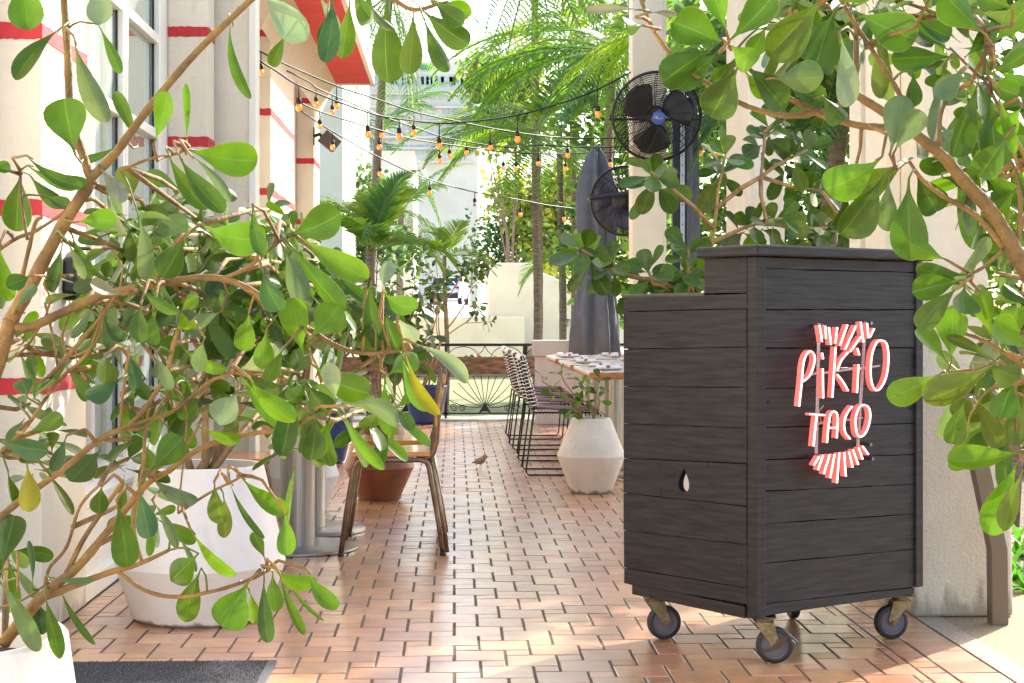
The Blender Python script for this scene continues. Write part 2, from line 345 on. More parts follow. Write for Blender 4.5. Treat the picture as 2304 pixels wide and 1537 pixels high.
# ------------------------------------------------------------------ host stand (rolling podium)
CO, CA = (.769, 5.12), R(35.5)
ex = V((math.cos(CA), math.sin(CA))); ey = V((-math.sin(CA), math.cos(CA)))
def cw(u, v):    # local -> world ground
    xc = CO[0]+ex.x*u+ey.x*v; d = CO[1]+ex.y*u+ey.y*v
    return V((xc*CT+d*ST, -xc*ST+d*CT, 0))
o0 = cw(0, 0); ax = cw(1, 0)-o0; caz = math.atan2(ax.y, ax.x)
CW_, CD_ = .775, .65
cart = thing('host_stand', 'black painted plank host stand on casters with a pink neon sign', 'host stand', (o0.x, o0.y, 0), caz)
def wood(name, c1, c2, st=(1, 1, 1), bump=.45, rough=.5):
    m = M(name, c1, rough, col2=c2, nscale=7, stretch=st, det=8); nt = m.node_tree; N = nt.nodes; L = nt.links; p = N['Principled BSDF']
    mp = [n for n in N if n.type == 'MAPPING'][0]
    m2 = N.new('ShaderNodeMapping'); m2.inputs['Scale'].default_value = (2.2, 2.2, 34); L.new(mp.inputs[0].links[0].from_socket, m2.inputs[0])
    w = N.new('ShaderNodeTexNoise'); w.inputs['Scale'].default_value = 2.2; w.inputs['Detail'].default_value = 9; w.inputs['Distortion'].default_value = 1.1; L.new(m2.outputs[0], w.inputs['Vector'])
    k = N.new('ShaderNodeTexNoise'); k.inputs['Scale'].default_value = 55; k.inputs['Detail'].default_value = 3; L.new(mp.outputs[0], k.inputs['Vector'])
    ad = N.new('ShaderNodeMath'); ad.operation = 'MULTIPLY_ADD'; ad.inputs[1].default_value = .35; L.new(k.outputs['Fac'], ad.inputs[0]); L.new(w.outputs['Fac'], ad.inputs[2])
    bp = N.new('ShaderNodeBump'); bp.inputs['Strength'].default_value = bump; bp.inputs['Distance'].default_value = .006; L.new(ad.outputs[0], bp.inputs['Height']); L.new(bp.outputs[0], p.inputs['Normal'])
    return m
BW = wood('black painted timber', '1a191a', '302e2e', (.9, .9, 9), .28, .50); BW.node_tree.nodes['Principled BSDF'].inputs['Specular IOR Level'].default_value = .30
ztop, zb = 1.337, .166
def zl(ys, ppm): return [H-(y-HY)/ppm for y in ys]
# front planks (v=0 face), boundaries at near corner, 713 px per m
fz = [1.300]+zl([604, 697, 784, 875, 963, 1036, 1107, 1181, 1270, 1362], 713)+[zb-.004]
fr = [1.300, 1.262]+zl([697, 783, 868, 953, 1024, 1091, 1157, 1237, 1322], 659)+[zb-.004]
fp = MB()
random.seed(3)
for i in range(len(fz)-1):
    g = .0008+random.uniform(0, .0012); th = random.uniform(0, .004)
    a0, a1, b0, b1 = fz[i]-g, fz[i+1]+g, fr[i]-g, fr[i+1]+g
    n = len(fp.v); K = 12
    wig = [(random.uniform(-.0012, .0012), random.uniform(-.0012, .0012)) for _ in range(K+1)]
    for yv in (-th-.002, .02):
        for k in range(K+1):
            t = k/K; u = .038+t*(CW_-.038-.032)
            fp.v += [V((u, yv, a1+(b1-a1)*t+wig[k][0])), V((u, yv, a0+(b0-a0)*t+wig[k][1]))]
    m = 2*(K+1)
    for k in range(K):
        q = n+2*k; fp.f.append((q, q+2, q+3, q+1)); q2 = q+m; fp.f.append((q2+1, q2+3, q2+2, q2))
        fp.f.append((q+1, q+3, q2+3, q2+1)); fp.f.append((q, q2, q2+2, q+2))
    fp.f.append((n, n+1, n+m+1, n+m)); e = n+2*K; fp.f.append((e+1, e, e+m, e+m+1))
fp.build('front_panel', BW, cart, bevel=.0008)
b = MB(); b.box(.0385, CW_-.033, .021, .03, zb+.01, 1.29); b.build('backing_board', M('rust brown backing board', '3a1712', .8), cart)
for bx_ in ((-.003, .0365, -.009, .035, zb-.01, 1.300), (CW_-.0315, CW_+.004, -.012, .03, zb+.02, 1.300)):
    b = MB(); b.box(*bx_); b.build('corner_trim', BW, cart, bevel=.002)
# side with stepped outline; planks run along v, drop cut out
US = .235
ls = zl([702, 786, 870, 953, 1031, 1109, 1193, 1277.6, 1313], 646)
sz = zl([695, 781, 872, 963, 1043, 1139, 1225, 1323, 1360], 708)
L0 = [1.1756]+ls; S0 = [1.185]+sz
side = MB()
def drop(v0, z0, s):
    pts = []
    for k in range(28):
        a = 2*math.pi*k/28; r = 1.0
        x = 1.12*math.sin(a)*(math.sin(a/2)**1.3); z = math.cos(a)
        pts.append((v0+x*s*.82, z0+z*s))
    return pts
hole_c = None
for i in range(len(L0)-1):
    g = .0007+random.uniform(0, .001); th = random.uniform(0, .003)
    vL, vS = CD_, .037
    zt = (S0[i]-g, L0[i]-g); zbm = (S0[i+1]+g, L0[i+1]+g)
    if i == 5:   # plank with the drop-shaped hole : lower ngon pieces around the hole
        vc = .335; t = (vc-vS)/(vL-vS); zc = ((zt[0]*(1-t)+zt[1]*t)+(zbm[0]*(1-t)+zbm[1]*t))/2+.0
        dp = drop(vc, zc, .040); K = len(dp)
        def outer(k):
            a = 2*math.pi*k/K; dx, dz = math.sin(a), math.cos(a)
            # intersect ray with rectangle window
            s_ = min((.12/abs(dx)) if abs(dx) > 1e-6 else 9, (.056/abs(dz)) if abs(dz) > 1e-6 else 9)
            v_ = vc+dx*s_; z_ = zc+dz*s_
            tt = (v_-vS)/(vL-vS)
            lo, hi = zbm[0]*(1-tt)+zbm[1]*tt, zt[0]*(1-tt)+zt[1]*tt
            z_ = hi if dz > 0 and abs(dx) < .9069 else (lo if dz < 0 and abs(dx) < .9069 else min(max(z_, lo), hi))
            return v_, z_
        ou = [outer(k) for k in range(K)]
        n = len(side.v)
        for xv in (-th-.002, .018):
            for (v_, z_) in dp: side.v.append(V((xv, v_, z_)))
            for (v_, z_) in ou: side.v.append(V((xv, v_, z_)))
        for k in range(K):
            l = (k+1) % K
            side.f.append((n+k, n+l, n+K+l, n+K+k)); side.f.append((n+2*K+l, n+2*K+k, n+3*K+k, n+3*K+l))
            side.f.append((n+l, n+k, n+2*K+k, n+2*K+l))
        for va, vb in ((vS, vc-.12), (vc+.12, vL)):
            n = len(side.v)
            for xv in (-th-.002, .018):
                for v_ in (va, vb):
                    tt = (v_-vS)/(vL-vS); side.v += [V((xv, v_, zbm[0]*(1-tt)+zbm[1]*tt)), V((xv, v_, zt[0]*(1-tt)+zt[1]*tt))]
            side.f += [(n, n+1, n+3, n+2), (n+4, n+6, n+7, n+5), (n+1, n+5, n+7, n+3), (n, n+2, n+6, n+4), (n, n+4, n+5, n+1), (n+2, n+3, n+7, n+6)]
        hole = (vc, zc); continue
    if i == len(L0)-2: vL = CD_-.001
    n = len(side.v); K = 8
    wig = [(random.uniform(-.001, .001), random.uniform(-.001, .001)) for _ in range(K+1)]
    for xv in (-th-.002, .018):
        for k in range(K+1):
            t = k/K; v_ = vS+t*(vL-vS)
            side.v += [V((xv, v_, zbm[0]*(1-t)+zbm[1]*t+wig[k][0])), V((xv, v_, zt[0]*(1-t)+zt[1]*t+(wig[k][1] if i else 0)))]
    m = 2*(K+1)
    for k in range(K):
        q = n+2*k; side.f.append((q+1, q+3, q+2, q)); q2 = q+m; side.f.append((q2, q2+2, q2+3, q2+1))
        side.f.append((q+1, q2+1, q2+3, q+3)); side.f.append((q, q+2, q2+2, q2))
    side.f.append((n, n+m, n+m+1, n+1)); e = n+2*K; side.f.append((e, e+1, e+m+1, e+m))
side.box(-.003, .018, .037, US, 1.187, 1.300); side.box(-.0035, -.0005, .045, .17, 1.222, 1.262); side.box(-.0035, -.0005, .175, .215, 1.222, 1.262)
side.build('side_panel', BW, cart, bevel=.0007)
SCR = M('dull black screw head', '0c0c0c', .5, metal=.5)
for i in range(1, len(fz)-1):
    zc_ = (fz[i]+fz[i+1])/2
    for u_, zz_ in ((.052, zc_+.018), (CW_-.05, (fr[i]+fr[i+1])/2-.012)):
        if random.random() < .75: b = MB(); b.lathe([(.0035, .0), (.003, .0045)], (u_, .0, zz_), 10, M=Matrix.Rotation(R(90), 3, 'X')); b.build('screw', SCR, cart)
    if i < len(sz)-1 and random.random() < .8: b = MB(); b.lathe([(.0035, .0), (.003, .0045)], (0, .06, (S0[i]+S0[i+1])/2), 10, M=Matrix.Rotation(R(-90), 3, 'Y')); b.build('screw', SCR, cart)
b = MB(); b.box(.0185, .022, .036, .175, zb+.012, 1.17); b.box(.0185, .022, .425, CD_-.002, zb+.012, 1.16); hv, hz = hole; b.box(.0185, .022, .175, .425, hz+.044, 1.165); b.box(.0185, .022, .175, .425, zb+.012, hz-.044); b.box(.0185, .022, .175, hv-.05, hz-.044, hz+.044); b.box(.0185, .022, hv+.05, .425, hz-.044, hz+.044); b.build('side_light_stop', M('dark gap blocking board', '14110f', .9), cart)  # board added to keep light from showing through the plank gaps
b = MB(); b.box(.0, .02, .05, CD_-.04, zb-.016, zb+.022); b.build('side_plinth', BW, cart, bevel=.002)
# rear of the side, other side, deck, low back panel
b = MB(); b.box(CW_-.02, CW_, .0305, CD_, zb, 1.17); b.box(CW_-.02, CW_, .0305, US, 1.171, 1.30); b.build('far_side_panel', BW, cart, bevel=.002)
b = MB(); b.box(.019, CW_-.021, .032, CD_-.02, zb-.012, zb+.01); b.build('bottom_board', BW, cart)
b = MB(); b.box(.019, CW_-.021, US-.02, US, .77, 1.297); b.build('inner_panel', BW, cart)
b = MB(); b.box(.019, CW_-.021, .032, CD_-.01, .74, .76); b.build('shelf', BW, cart)
b = MB(); b.box(-.004, CW_+.004, US+.002, CD_+.012, 1.177, 1.189); b.build('work_top', wood('black worn counter', '2a2828', '4a4440', (3, 20, 3), .4, .4), cart, bevel=.002)
b = MB()
b.prism([(-.028, -.035), (CW_+.03, -.035), (CW_+.03, US+.012), (CW_-.01, US+.075), (.05, US+.075), (-.028, US+.012)], lambda u, v, t: V((u, v, t)), 1.302, ztop)
b.build('top_board', BW, cart, bevel=.006)
METAL = M('dull zinc plated steel', '8f8568', .42, metal=.85, col2='5e5238', nscale=22, bump=.3, bscale=90)
TYRE = M('dark grey rubber tyre', '262527', .6, bump=.1, bscale=60)
TREAD = M('worn grey tread', '9a9894', .7)
HUB = M('grey plastic wheel disc', '5a5760', .45)
AX = M('rusty axle nut', '8a5a3a', .5, metal=.6)
def caster(x, y, rot, brake):
    c = bpy.data.objects.new('caster', None); link(c, cart); c.location = (x, y, 0); c.rotation_euler = (0, 0, rot); c.empty_display_size = .05
    b = MB(); b.box(-.04, .04, -.04, .04, zb-.018, zb-.0125)
    b.lathe([(.03, zb-.032), (.033, zb-.026), (.03, zb-.019)], (0, 0, 0), 20)
    for s in (-1, 1):
        b.prism([(-.028, zb-.034), (.034, zb-.034), (.053, .068), (.045, .050), (.026, .052), (.018, .07)], lambda u, v, t, s=s: V((u, s*t, v)), .0195, .0225)
    b.box(-.028, .034, -.0225, .0225, zb-.036, zb-.032)
    b.build('fork', METAL, c, bevel=.001)
    wx, wz, r = .036, .059, .059
    RX = Matrix.Rotation(R(90), 3, 'X')
    t = MB(); t.lathe([(r-.016, -.015), (r-.006, -.0155), (r-.001, -.011), (r, -.004), (r, .004), (r-.001, .011), (r-.006, .0155), (r-.016, .015)], (wx, 0, wz), 40, M=RX, capb=False)
    t.build('tyre', TYRE, c, smooth=True)
    t = MB(); t.lathe([(.0, -.0125), (r-.024, -.0125), (r-.023, -.0145), (r-.021, -.0145), (r-.02, -.0125), (r-.0155, -.0138), (r-.0155, .0138), (r-.02, .0125), (r-.021, .0145), (r-.023, .0145), (r-.024, .0125), (0, .0125)], (wx, 0, wz), 40, M=RX, capb=False)
    t.build('rim', HUB, c, auto=40)
    t = MB(); t.lathe([(.009, -.029), (.009, -.023), (.004, -.023), (.004, .023), (.009, .023), (.009, .029)], (wx, 0, wz), 6, M=RX); t.build('axle_nut', AX, c)
    if brake:
        t = MB(); t.prism([(-.01, -.008), (.005, .012), (.03, .035), (.042, .034), (.036, .02), (.015, -.002), (-.02, -.018), (-.038, -.02), (-.036, -.012)], lambda u, v, q: V((wx+u, q, wz+v)), -.036, -.0295)
        t.build('brake_lever', M('brown rusted lever', '5a4538', .5, metal=.7), c, bevel=.001)
for (px, py), rt_, br in (((1490, 1438), R(-25), 0), ((1738, 1492), R(-42), 1), ((2008, 1437), R(155), 0), ((1785, 1392), R(60), 0)):
    g = G(px, py); l = Matrix.Rotation(-caz, 3, 'Z') @ (g-o0)
    caster(l.x-.03*math.cos(rt_), l.y-.03*math.sin(rt_), rt_, br)
# neon sign (hangs on the stand: thing of its own)
def onface(px, py, off):
    # intersect pixel ray with plane v=-off of the cart
    k = (px-CX)/F
    # xc = CO0 + ex.x u - ey.x*off ; d = CO1 + ex.y u - ey.y*off ; xc = k d
    u = (k*(CO[1]-ey.y*off)-(CO[0]-ey.x*off))/(ex.x-k*ex.y)
    d = CO[1]+ex.y*u-ey.y*off
    return u, H-(py-HY)/F*d
NC = M('neon tube lit pale pink', 'ffd9d6', .3, emis='ffc8c0', estr=.9)
NR = M('lit salmon acrylic backing', 'e8807a', .35, emis='ff5a52', estr=.20)
CLR = M('clear acrylic strip', 'f0e6e4', .1, trans=.7)
def z2(px, py): return (1604+px*700/2304, 700+py*467/1537)
neon = thing('neon_sign', 'pink neon sign lettering PIKIO TACO fixed on the host stand front', 'neon sign', (o0.x, o0.y, 0), caz)
OFF = .055
def nstroke(pts, name='neon_tube', w=.0085, closed=False):
    q = []
    for p in pts:
        x, y = z2(*p); u, z = onface(x, y, OFF); q.append((u, z))
    # resample smooth
    if len(q) > 2:
        r = []; n = len(q)
        rng = range(n if closed else n-1)
        for i in rng:
            p0 = q[(i-1) % n] if (closed or i > 0) else q[0]; p1 = q[i]; p2 = q[(i+1) % n]; p3 = q[(i+2) % n] if (closed or i+2 < n) else q[-1]
            for k in range(5):
                t = k/5; r.append(tuple(.5*((2*p1[j])+(-p0[j]+p2[j])*t+(2*p0[j]-5*p1[j]+4*p2[j]-p3[j])*t*t+(-p0[j]+3*p1[j]-3*p2[j]+p3[j])*t**3) for j in (0, 1)))
        if not closed: r.append(q[-1])
        q = r
    front = [V((u, -OFF-.010, z)) for u, z in q]
    return q, front
core = MB(); back = MB()
def ribbon(mb, q, y0, y1, w, closed):
    n = len(q); b0 = len(mb.v)
    for i in range(n):
        a = q[(i-1) % n] if (closed or i) else q[0]; c = q[(i+1) % n] if (closed or i < n-1) else q[-1]
        dx, dz = c[0]-a[0], c[1]-a[1]; l = math.hypot(dx, dz) or 1; nx, nz = -dz/l*w, dx/l*w
        for y in (y0, y1):
            mb.v += [V((q[i][0]+nx, y, q[i][1]+nz)), V((q[i][0]-nx, y, q[i][1]-nz))]
    for i in range(n if closed else n-1):
        j = (i+1) % n; A = b0+4*i; B = b0+4*j
        mb.f += [(A, A+1, B+1, B), (A+2, B+2, B+3, A+3), (A, B, B+2, A+2), (A+1, A+3, B+3, B+1)]
    if not closed: mb.f += [(b0, b0+2, b0+3, b0+1), (b0+4*n-4, b0+4*n-3, b0+4*n-1, b0+4*n-2)]
def stroke(pts, closed=False):
    q, fr_ = nstroke(pts, closed=closed)
    ribbon(back, q, -OFF+.010, -OFF-.008, .0040, closed)
    ribbon(core, q, -OFF-.0085, -OFF-.0125, .0017, closed)
S = stroke
S([(622, 705), (640, 540), (652, 400), (672, 330), (700, 298), (725, 310), (738, 350), (725, 420), (698, 480), (655, 520)])
S([(792, 310), (800, 355)]); S([(797, 425), (800, 645)])
S([(893, 265), (880, 450), (868, 640)]); S([(985, 305), (935, 365), (905, 440)]); S([(905, 470), (945, 520), (985, 590)])
S([(1052, 275), (1068, 325)]); S([(1062, 395), (1050, 605)])
S([(1160, 330), (1195, 235), (1235, 218), (1272, 250), (1283, 370), (1262, 500), (1215, 580), (1175, 570), (1152, 480)], True)
S([(700, 762), (812, 770)]); S([(752, 775), (740, 880), (728, 1000)])
S([(828, 975), (838, 860), (850, 780), (872, 745), (898, 752), (908, 800), (900, 940)]); S([(840, 865), (900, 862)])
S([(1015, 705), (975, 760), (955, 830), (965, 900), (1000, 945)])
S([(1040, 800), (1065, 715), (1105, 695), (1140, 720), (1148, 790), (1125, 880), (1085, 928), (1050, 905)], True)
for a in (((772, 105), (790, 205)), ((815, 110), (822, 205)), ((843, 120), (858, 250)), ((905, 120), (890, 240)), ((980, 102), (925, 255)),
          ((1045, 108), (962, 285)), ((1080, 190), (1000, 300)), ((1078, 80), (1098, 230)), ((1125, 90), (1135, 200)), ((1178, 130), (1145, 195)), ((786, 200), (792, 228)),
          ((770, 1075), (732, 1140)), ((800, 1065), (762, 1175)), ((848, 1062), (805, 1205)), ((885, 1058), (852, 1235)), ((920, 1048), (902, 1272)),
          ((955, 1045), (968, 1222)), ((992, 1040), (1018, 1155)), ((1020, 1025), (1060, 1135)), ((1062, 1010), (1092, 1095)), ((1092, 1000), (1135, 1060))): S(list(a))
for m_, nm, mt in ((core, 'neon_tube', NC), (back, 'acrylic_backing', NR)): m_.build(nm, mt, neon)
b = MB()
def strip(a, c, w=.004):
    q = []
    for p in (a, c):
        x, y = z2(*p); u, z = onface(x, y, OFF-.01); q.append((u, z))
    ribbon(b, q, -OFF+.010, -OFF+.016, w, False)
strip((792, 90), (770, 1075)); strip((1135, 80), (1078, 1010)); strip((720, 470), (1240, 405), .003); strip((770, 835), (1110, 790), .003)
b.build('clear_bar', CLR, neon)
for p in ((760, 110), (1120, 90), (728, 1068), (1115, 985), (1130, 1090)):
    x, y = z2(*p); u, z = onface(x, y, .02); b = MB(); b.lathe([(.006, 0), (.006, OFF-.004)], (u, -OFF+.002, z), 12, M=Matrix.Rotation(R(-90), 3, 'X')); b.build('standoff', M('steel standoff', '8a8a8a', .3, metal=.9), neon, smooth=False)
b = MB()
b.tube([V((onface(*z2(p, q_), .03)[0], -.03, onface(*z2(p, q_), .03)[1])) for p, q_ in ((820, 700), (785, 740), (800, 820), (870, 830), (930, 800), (1010, 810), (1040, 790))], .0012, 5)
b.tube([V((onface(*z2(p, q_), .03)[0], -.03, onface(*z2(p, q_), .03)[1])) for p, q_ in ((710, 480), (770, 450), (850, 455), (930, 420), (1040, 420), (1130, 430))], .0012, 5)
b.build('wire', CLR, neon)
# ------------------------------------------------------------------ pots
POTW = M('matt white fibreglass', 'e3dfda', .55, col2='d9d3ca', nscale=4, bump=.05, bscale=40)
POTB = M('beige concrete', 'd6cfc4', .8, col2='c9c1b4', nscale=7, bump=.25, bscale=60)
POTT = M('terracotta brown glaze', '6e3a20', .4, col2='87502e', nscale=5, bump=.1, bscale=40)
POTN = M('navy blue glaze', '20305c', .35, col2='2a3f73', nscale=12, bump=.2, bscale=30)
def grime(m, top=.05, col=(.10, .075, .05, 1), amt=.75):
    nt = m.node_tree; N = nt.nodes; L = nt.links; p = N['Principled BSDF']; src = p.inputs['Base Color'].links[0].from_socket
    tc = N.new('ShaderNodeTexCoord'); sp = N.new('ShaderNodeSeparateXYZ'); L.new(tc.outputs['Object'], sp.inputs[0])
    n1 = N.new('ShaderNodeTexNoise'); n1.inputs['Scale'].default_value = 16; n1.inputs['Detail'].default_value = 8; mp = N.new('ShaderNodeMapping'); mp.inputs['Scale'].default_value = (1, 1, .35); L.new(tc.outputs['Object'], mp.inputs[0]); L.new(mp.outputs[0], n1.inputs['Vector'])
    ad = N.new('ShaderNodeMath'); ad.operation = 'MULTIPLY_ADD'; ad.inputs[1].default_value = -top*3.2; L.new(n1.outputs['Fac'], ad.inputs[0]); L.new(sp.outputs['Z'], ad.inputs[2])
    mr = N.new('ShaderNodeMapRange'); mr.inputs[1].default_value = -top*1.3; mr.inputs[2].default_value = -top*.7; mr.inputs[3].default_value = amt; mr.inputs[4].default_value = 0; L.new(ad.outputs[0], mr.inputs[0])
    n2 = N.new('ShaderNodeTexNoise'); n2.inputs['Scale'].default_value = 5; n2.inputs['Detail'].default_value = 10; n2.inputs['Roughness'].default_value = .75; m2 = N.new('ShaderNodeMapping'); m2.inputs['Scale'].default_value = (2, 2, .5); L.new(tc.outputs['Object'], m2.inputs[0]); L.new(m2.outputs[0], n2.inputs['Vector'])
    r2 = N.new('ShaderNodeMapRange'); r2.inputs[1].default_value = .60; r2.inputs[2].default_value = .74; r2.inputs[3].default_value = 0; r2.inputs[4].default_value = .22; L.new(n2.outputs['Fac'], r2.inputs[0])
    mx_ = N.new('ShaderNodeMath'); mx_.operation = 'MAXIMUM'; L.new(mr.outputs[0], mx_.inputs[0]); L.new(r2.outputs[0], mx_.inputs[1])
    mx = N.new('ShaderNodeMix'); mx.data_type = 'RGBA'; L.new(mx_.outputs[0], mx.inputs[0]); L.new(src, mx.inputs[6]); mx.inputs[7].default_value = col; L.new(mx.outputs[2], p.inputs['Base Color'])
grime(POTW, .02); grime(POTB, .03); grime(POTT, .02); grime(STUC, .10, (.20, .15, .10, 1), .6); grime(CREAM, .08, (.25, .2, .15, 1), .5)
def pot(loc, prof, mat, label, lip=.02, depth=.06, group=None):
    t = thing('planter_pot', label, 'plant pot', loc, 0, group)
    r, z = prof[-1]
    b = MB(); b.lathe(prof+[(r-lip*.3, z+.006), (r-lip, z+.004), (r-lip-.004, z-depth-.02)], (0, 0, 0), 56); b.build('pot_body', mat, t, auto=25)
    b = MB(); n = len(b.v); b.lathe([(.001, z-depth+.012), ((r-lip)*.5, z-depth+.01), (r-lip-.003, z-depth)], (0, 0, 0), 28, capb=False); b.build('soil', SOIL, t)
    return t
gP2 = W(452, 1385, 6.02); gP2.z = 0
pot(gP2, [(.235, 0), (.25, .012), (.312, .205), (.308, .222), (.232, .56)], POTW, 'large white angular planter standing on the tiles in front of the windows')
gP3 = W(681, 1150, 9.3); gP3.z = 0
pot(gP3, [(.135, 0), (.14, .01), (.208, .21), (.205, .225), (.13, .47)], POTW, 'smaller white angular planter behind the steel table columns')
gP4 = W(853, 1120, 9.95); gP4.z = 0
pot(gP4, [(.122, 0), (.128, .01), (.215, .20), (.212, .215), (.14, .45)], POTT, 'glazed terracotta brown planter behind the slatted chair')
gP5 = W(1330, 1108, 10.35); gP5.z = 0
pot(gP5, [(.122, 0), (.132, .01), (.218, .235), (.214, .25), (.125, .47)], POTB, 'beige concrete diamond shaped planter left of the host stand')
gP6 = W(958, 950, 17.2); gP6.z = 0
pot(gP6, [(.13, 0), (.15, .02), (.21, .25), (.23, .40)], POTN, 'navy blue pot in front of the iron railing')
gP7 = W(735, 1010, 12.5); gP7.z = 0
pot(gP7, [(.12, 0), (.14, .02), (.20, .25), (.21, .40)], POTN, 'navy blue pot holding the spiky dry plant')
gP1 = W(-156, 1500, 2.62); gP1.z = 0
pot(gP1, [(.16, 0), (.25, .20), (.262, .24), (.215, .585)], POTW, 'white planter in the near left corner beside the doormat', depth=.05)
gP8 = W(1600, 1150, 7.7); gP8.z = 0
pot(gP8, [(.15, 0), (.16, .01), (.24, .2), (.24, .22), (.16, .5)], POTB, 'planter half hidden behind the host stand')
# ------------------------------------------------------------------ doormat
b = MB(); g = G(620, 1490); b.box(-1.33, g.x-.022, 4.2, g.y, .001, .006)
mat_o = thing('doormat', 'dark grey fibre doormat on the tiles at the bottom left', 'doormat', (-.9, 4.8, 0))
CARP = M('charcoal loop carpet', '222226', .95, col2='77777e', nscale=160, bump=1, bscale=260, thr=(.42, .68))
for p in b.v: p -= V((-.9, 4.8, 0))
b.build('backing', CARP, mat_o)
fz_ = MB(); random.seed(11)
for i in range(16000):
    x = random.uniform(-1.33, g.x-.024); yy = random.uniform(4.85, g.y+.002); z = .005; a = random.uniform(0, 6.28); l = random.uniform(.003, .007)
    dx, dy = math.cos(a)*.0016, math.sin(a)*.0016; lx, ly = random.uniform(-.004, .004), random.uniform(-.004, .004)
    q = V((x+.9, yy-4.8, z)); n = len(fz_.v); fz_.v += [q, q+V((dx, dy, 0)), q+V((lx, ly, l))]; fz_.f.append((n, n+1, n+2))
fz_.build('pile', CARP, mat_o)
b = MB(); b.box(g.x-.022, g.x+.004, 4.2, g.y, .001, .007); 
for p in b.v: p -= V((-.9, 4.8, 0))
b.build('edge_border', M('rubber mat edge', '4a4a4e', .7), mat_o, bevel=.001)
# ------------------------------------------------------------------ railing at the end of the terrace
IRON = M('black wrought iron', '2b2523', .5, metal=.3, bump=.1, bscale=60)
RY = 17.85
def wx(px, y=RY):       # world x at plane y for pixel px (z free)
    k = (px-CX)/F; return y*(k*CT+ST)/(CT-k*ST)
def wz(py, px=1022, y=RY):
    k = (px-CX)/F; d = y/(CT-k*ST); return H-(py-HY)/F*d
rail = thing('iron_railing', 'black wrought iron railing with sunburst panels closing the terrace', 'railing', (0, RY, 0))
zt_, zm_, zl_, zb_ = wz(776), wz(846), wz(921), wz(930)
x_l, x_r = -2.6, 3.0
def rtube(pts, r=.006, n=5, nm='scroll'):
    b = MB(); b.tube([V((x, 0, z)) for x, z in pts], r, n); return b
b = MB(); b.box(x_l, x_r, -.02, .02, zt_-.015, zt_+.015); b.build('top_rail', IRON, rail)
b = MB(); b.box(x_l, x_r, -.012, .012, zb_-.008, zb_+.008); b.build('bottom_rail', IRON, rail)
b = MB(); b.box(x_l, x_r, -.01, .01, zm_-.006, zm_+.006); b.build('middle_rail', IRON, rail)
pw = .86; x0 = wx(1003)-.86*3
for k in range(7):
    xa, xb = x0+k*pw, x0+(k+1)*pw; xm = (xa+xb)/2
    b = MB(); b.box(xa-.012, xa+.012, -.012, .012, 0, zt_-.016); b.build('post', IRON, rail)
    b = MB()
    zc = zb_+.06
    for a in (-78, -62, -47, -33, -20, -7, 7, 20, 33, 47, 62, 78):
        r_ = (zm_-zc)/math.cos(R(a)) if abs(a) < 50 else pw*.47/abs(math.sin(R(a)))
        r_ = min(r_, .40)
        pts = []
        for i in range(7):
            t = i/6; rr = .04+(r_-.04)*t
            pts.append(V((xm+math.sin(R(a))*rr, 0, zc+math.cos(R(a))*rr*1.0-.03*math.sin(math.pi*t)*abs(a)/78+0)))
        b.tube(pts, .0045, 4)
    b.build('sunburst', IRON, rail)
    b = MB(); b.prism([(xm-.07, zb_), (xm-.03, zc+.01), (xm, zc+.06), (xm+.03, zc+.01), (xm+.07, zb_), (xm+.03, zb_+.02), (xm-.03, zb_+.02)], lambda u, v, t: V((u, t, v)), -.006, .006); b.build('fan_base', IRON, rail)
    for s in (-1, 1):
        for cx_, cr, z0 in ((.34, .045, .06), (.25, .04, .055)):
            b = MB(); pts = []
            for i in range(26):
                t = i/25; a = t*3.6*math.pi; rr = cr*(1-.75*t); pts.append(V((xm+s*(cx_+rr*math.cos(a)), 0, zb_+z0+rr*math.sin(a))))
            b.tube(pts, .0045, 4); b.build('scroll', IRON, rail)
    b = MB()
    for s in (-1, 1):
        b.tube([V((xm, 0, zt_-.016)), V((xm+s*.03, 0, zt_-.07)), V((xm+s*.09, 0, zt_-.12))], .004, 4)
        b.tube([V((xm+s*(.12+.3*math.cos(R(a)) if 0 else .24+.17*math.cos(R(a))), 0, zt_-.14+.12*math.sin(R(a)))) for a in range(0, 181, 20)], .004, 4)
    b.build('upper_scroll', IRON, rail)
b = MB(); b.box(wx(1000), wx(1190)+.5, -.02, .2, 0, 0)
PWD = wood('weathered brown planks', '5e4436', '9c7a62', (1.5, 6, 6), .6, .8)
pbx = thing('plank_planter', 'weathered brown timber planter box of cacti hung on the iron railing', 'planter box', (wx(1090), RY+.17, 0))
b = MB(); b.box(-1.6, 1.2, -.13, -.105, zm_+.01, wz(804)); b.box(-1.6, 1.2, .08, .10, zm_+.01, wz(804)); b.box(-1.6, 1.2, -.104, .079, zm_+.01, zm_+.03)
b.build('box_boards', PWD, pbx); b = MB(); b.box(-1.59, 1.19, -.104, .079, zm_+.03, wz(810)); b.build('soil', SOIL, pbx)
CACT = M('grey green cactus skin', '4f6a4c', .7, col2='7d9470', nscale=60, bump=.6, bscale=90)
CACR = M('reddish cactus skin', 'a3503c', .7, col2='c97a5a', nscale=60, bump=.6, bscale=90)
random.seed(5)
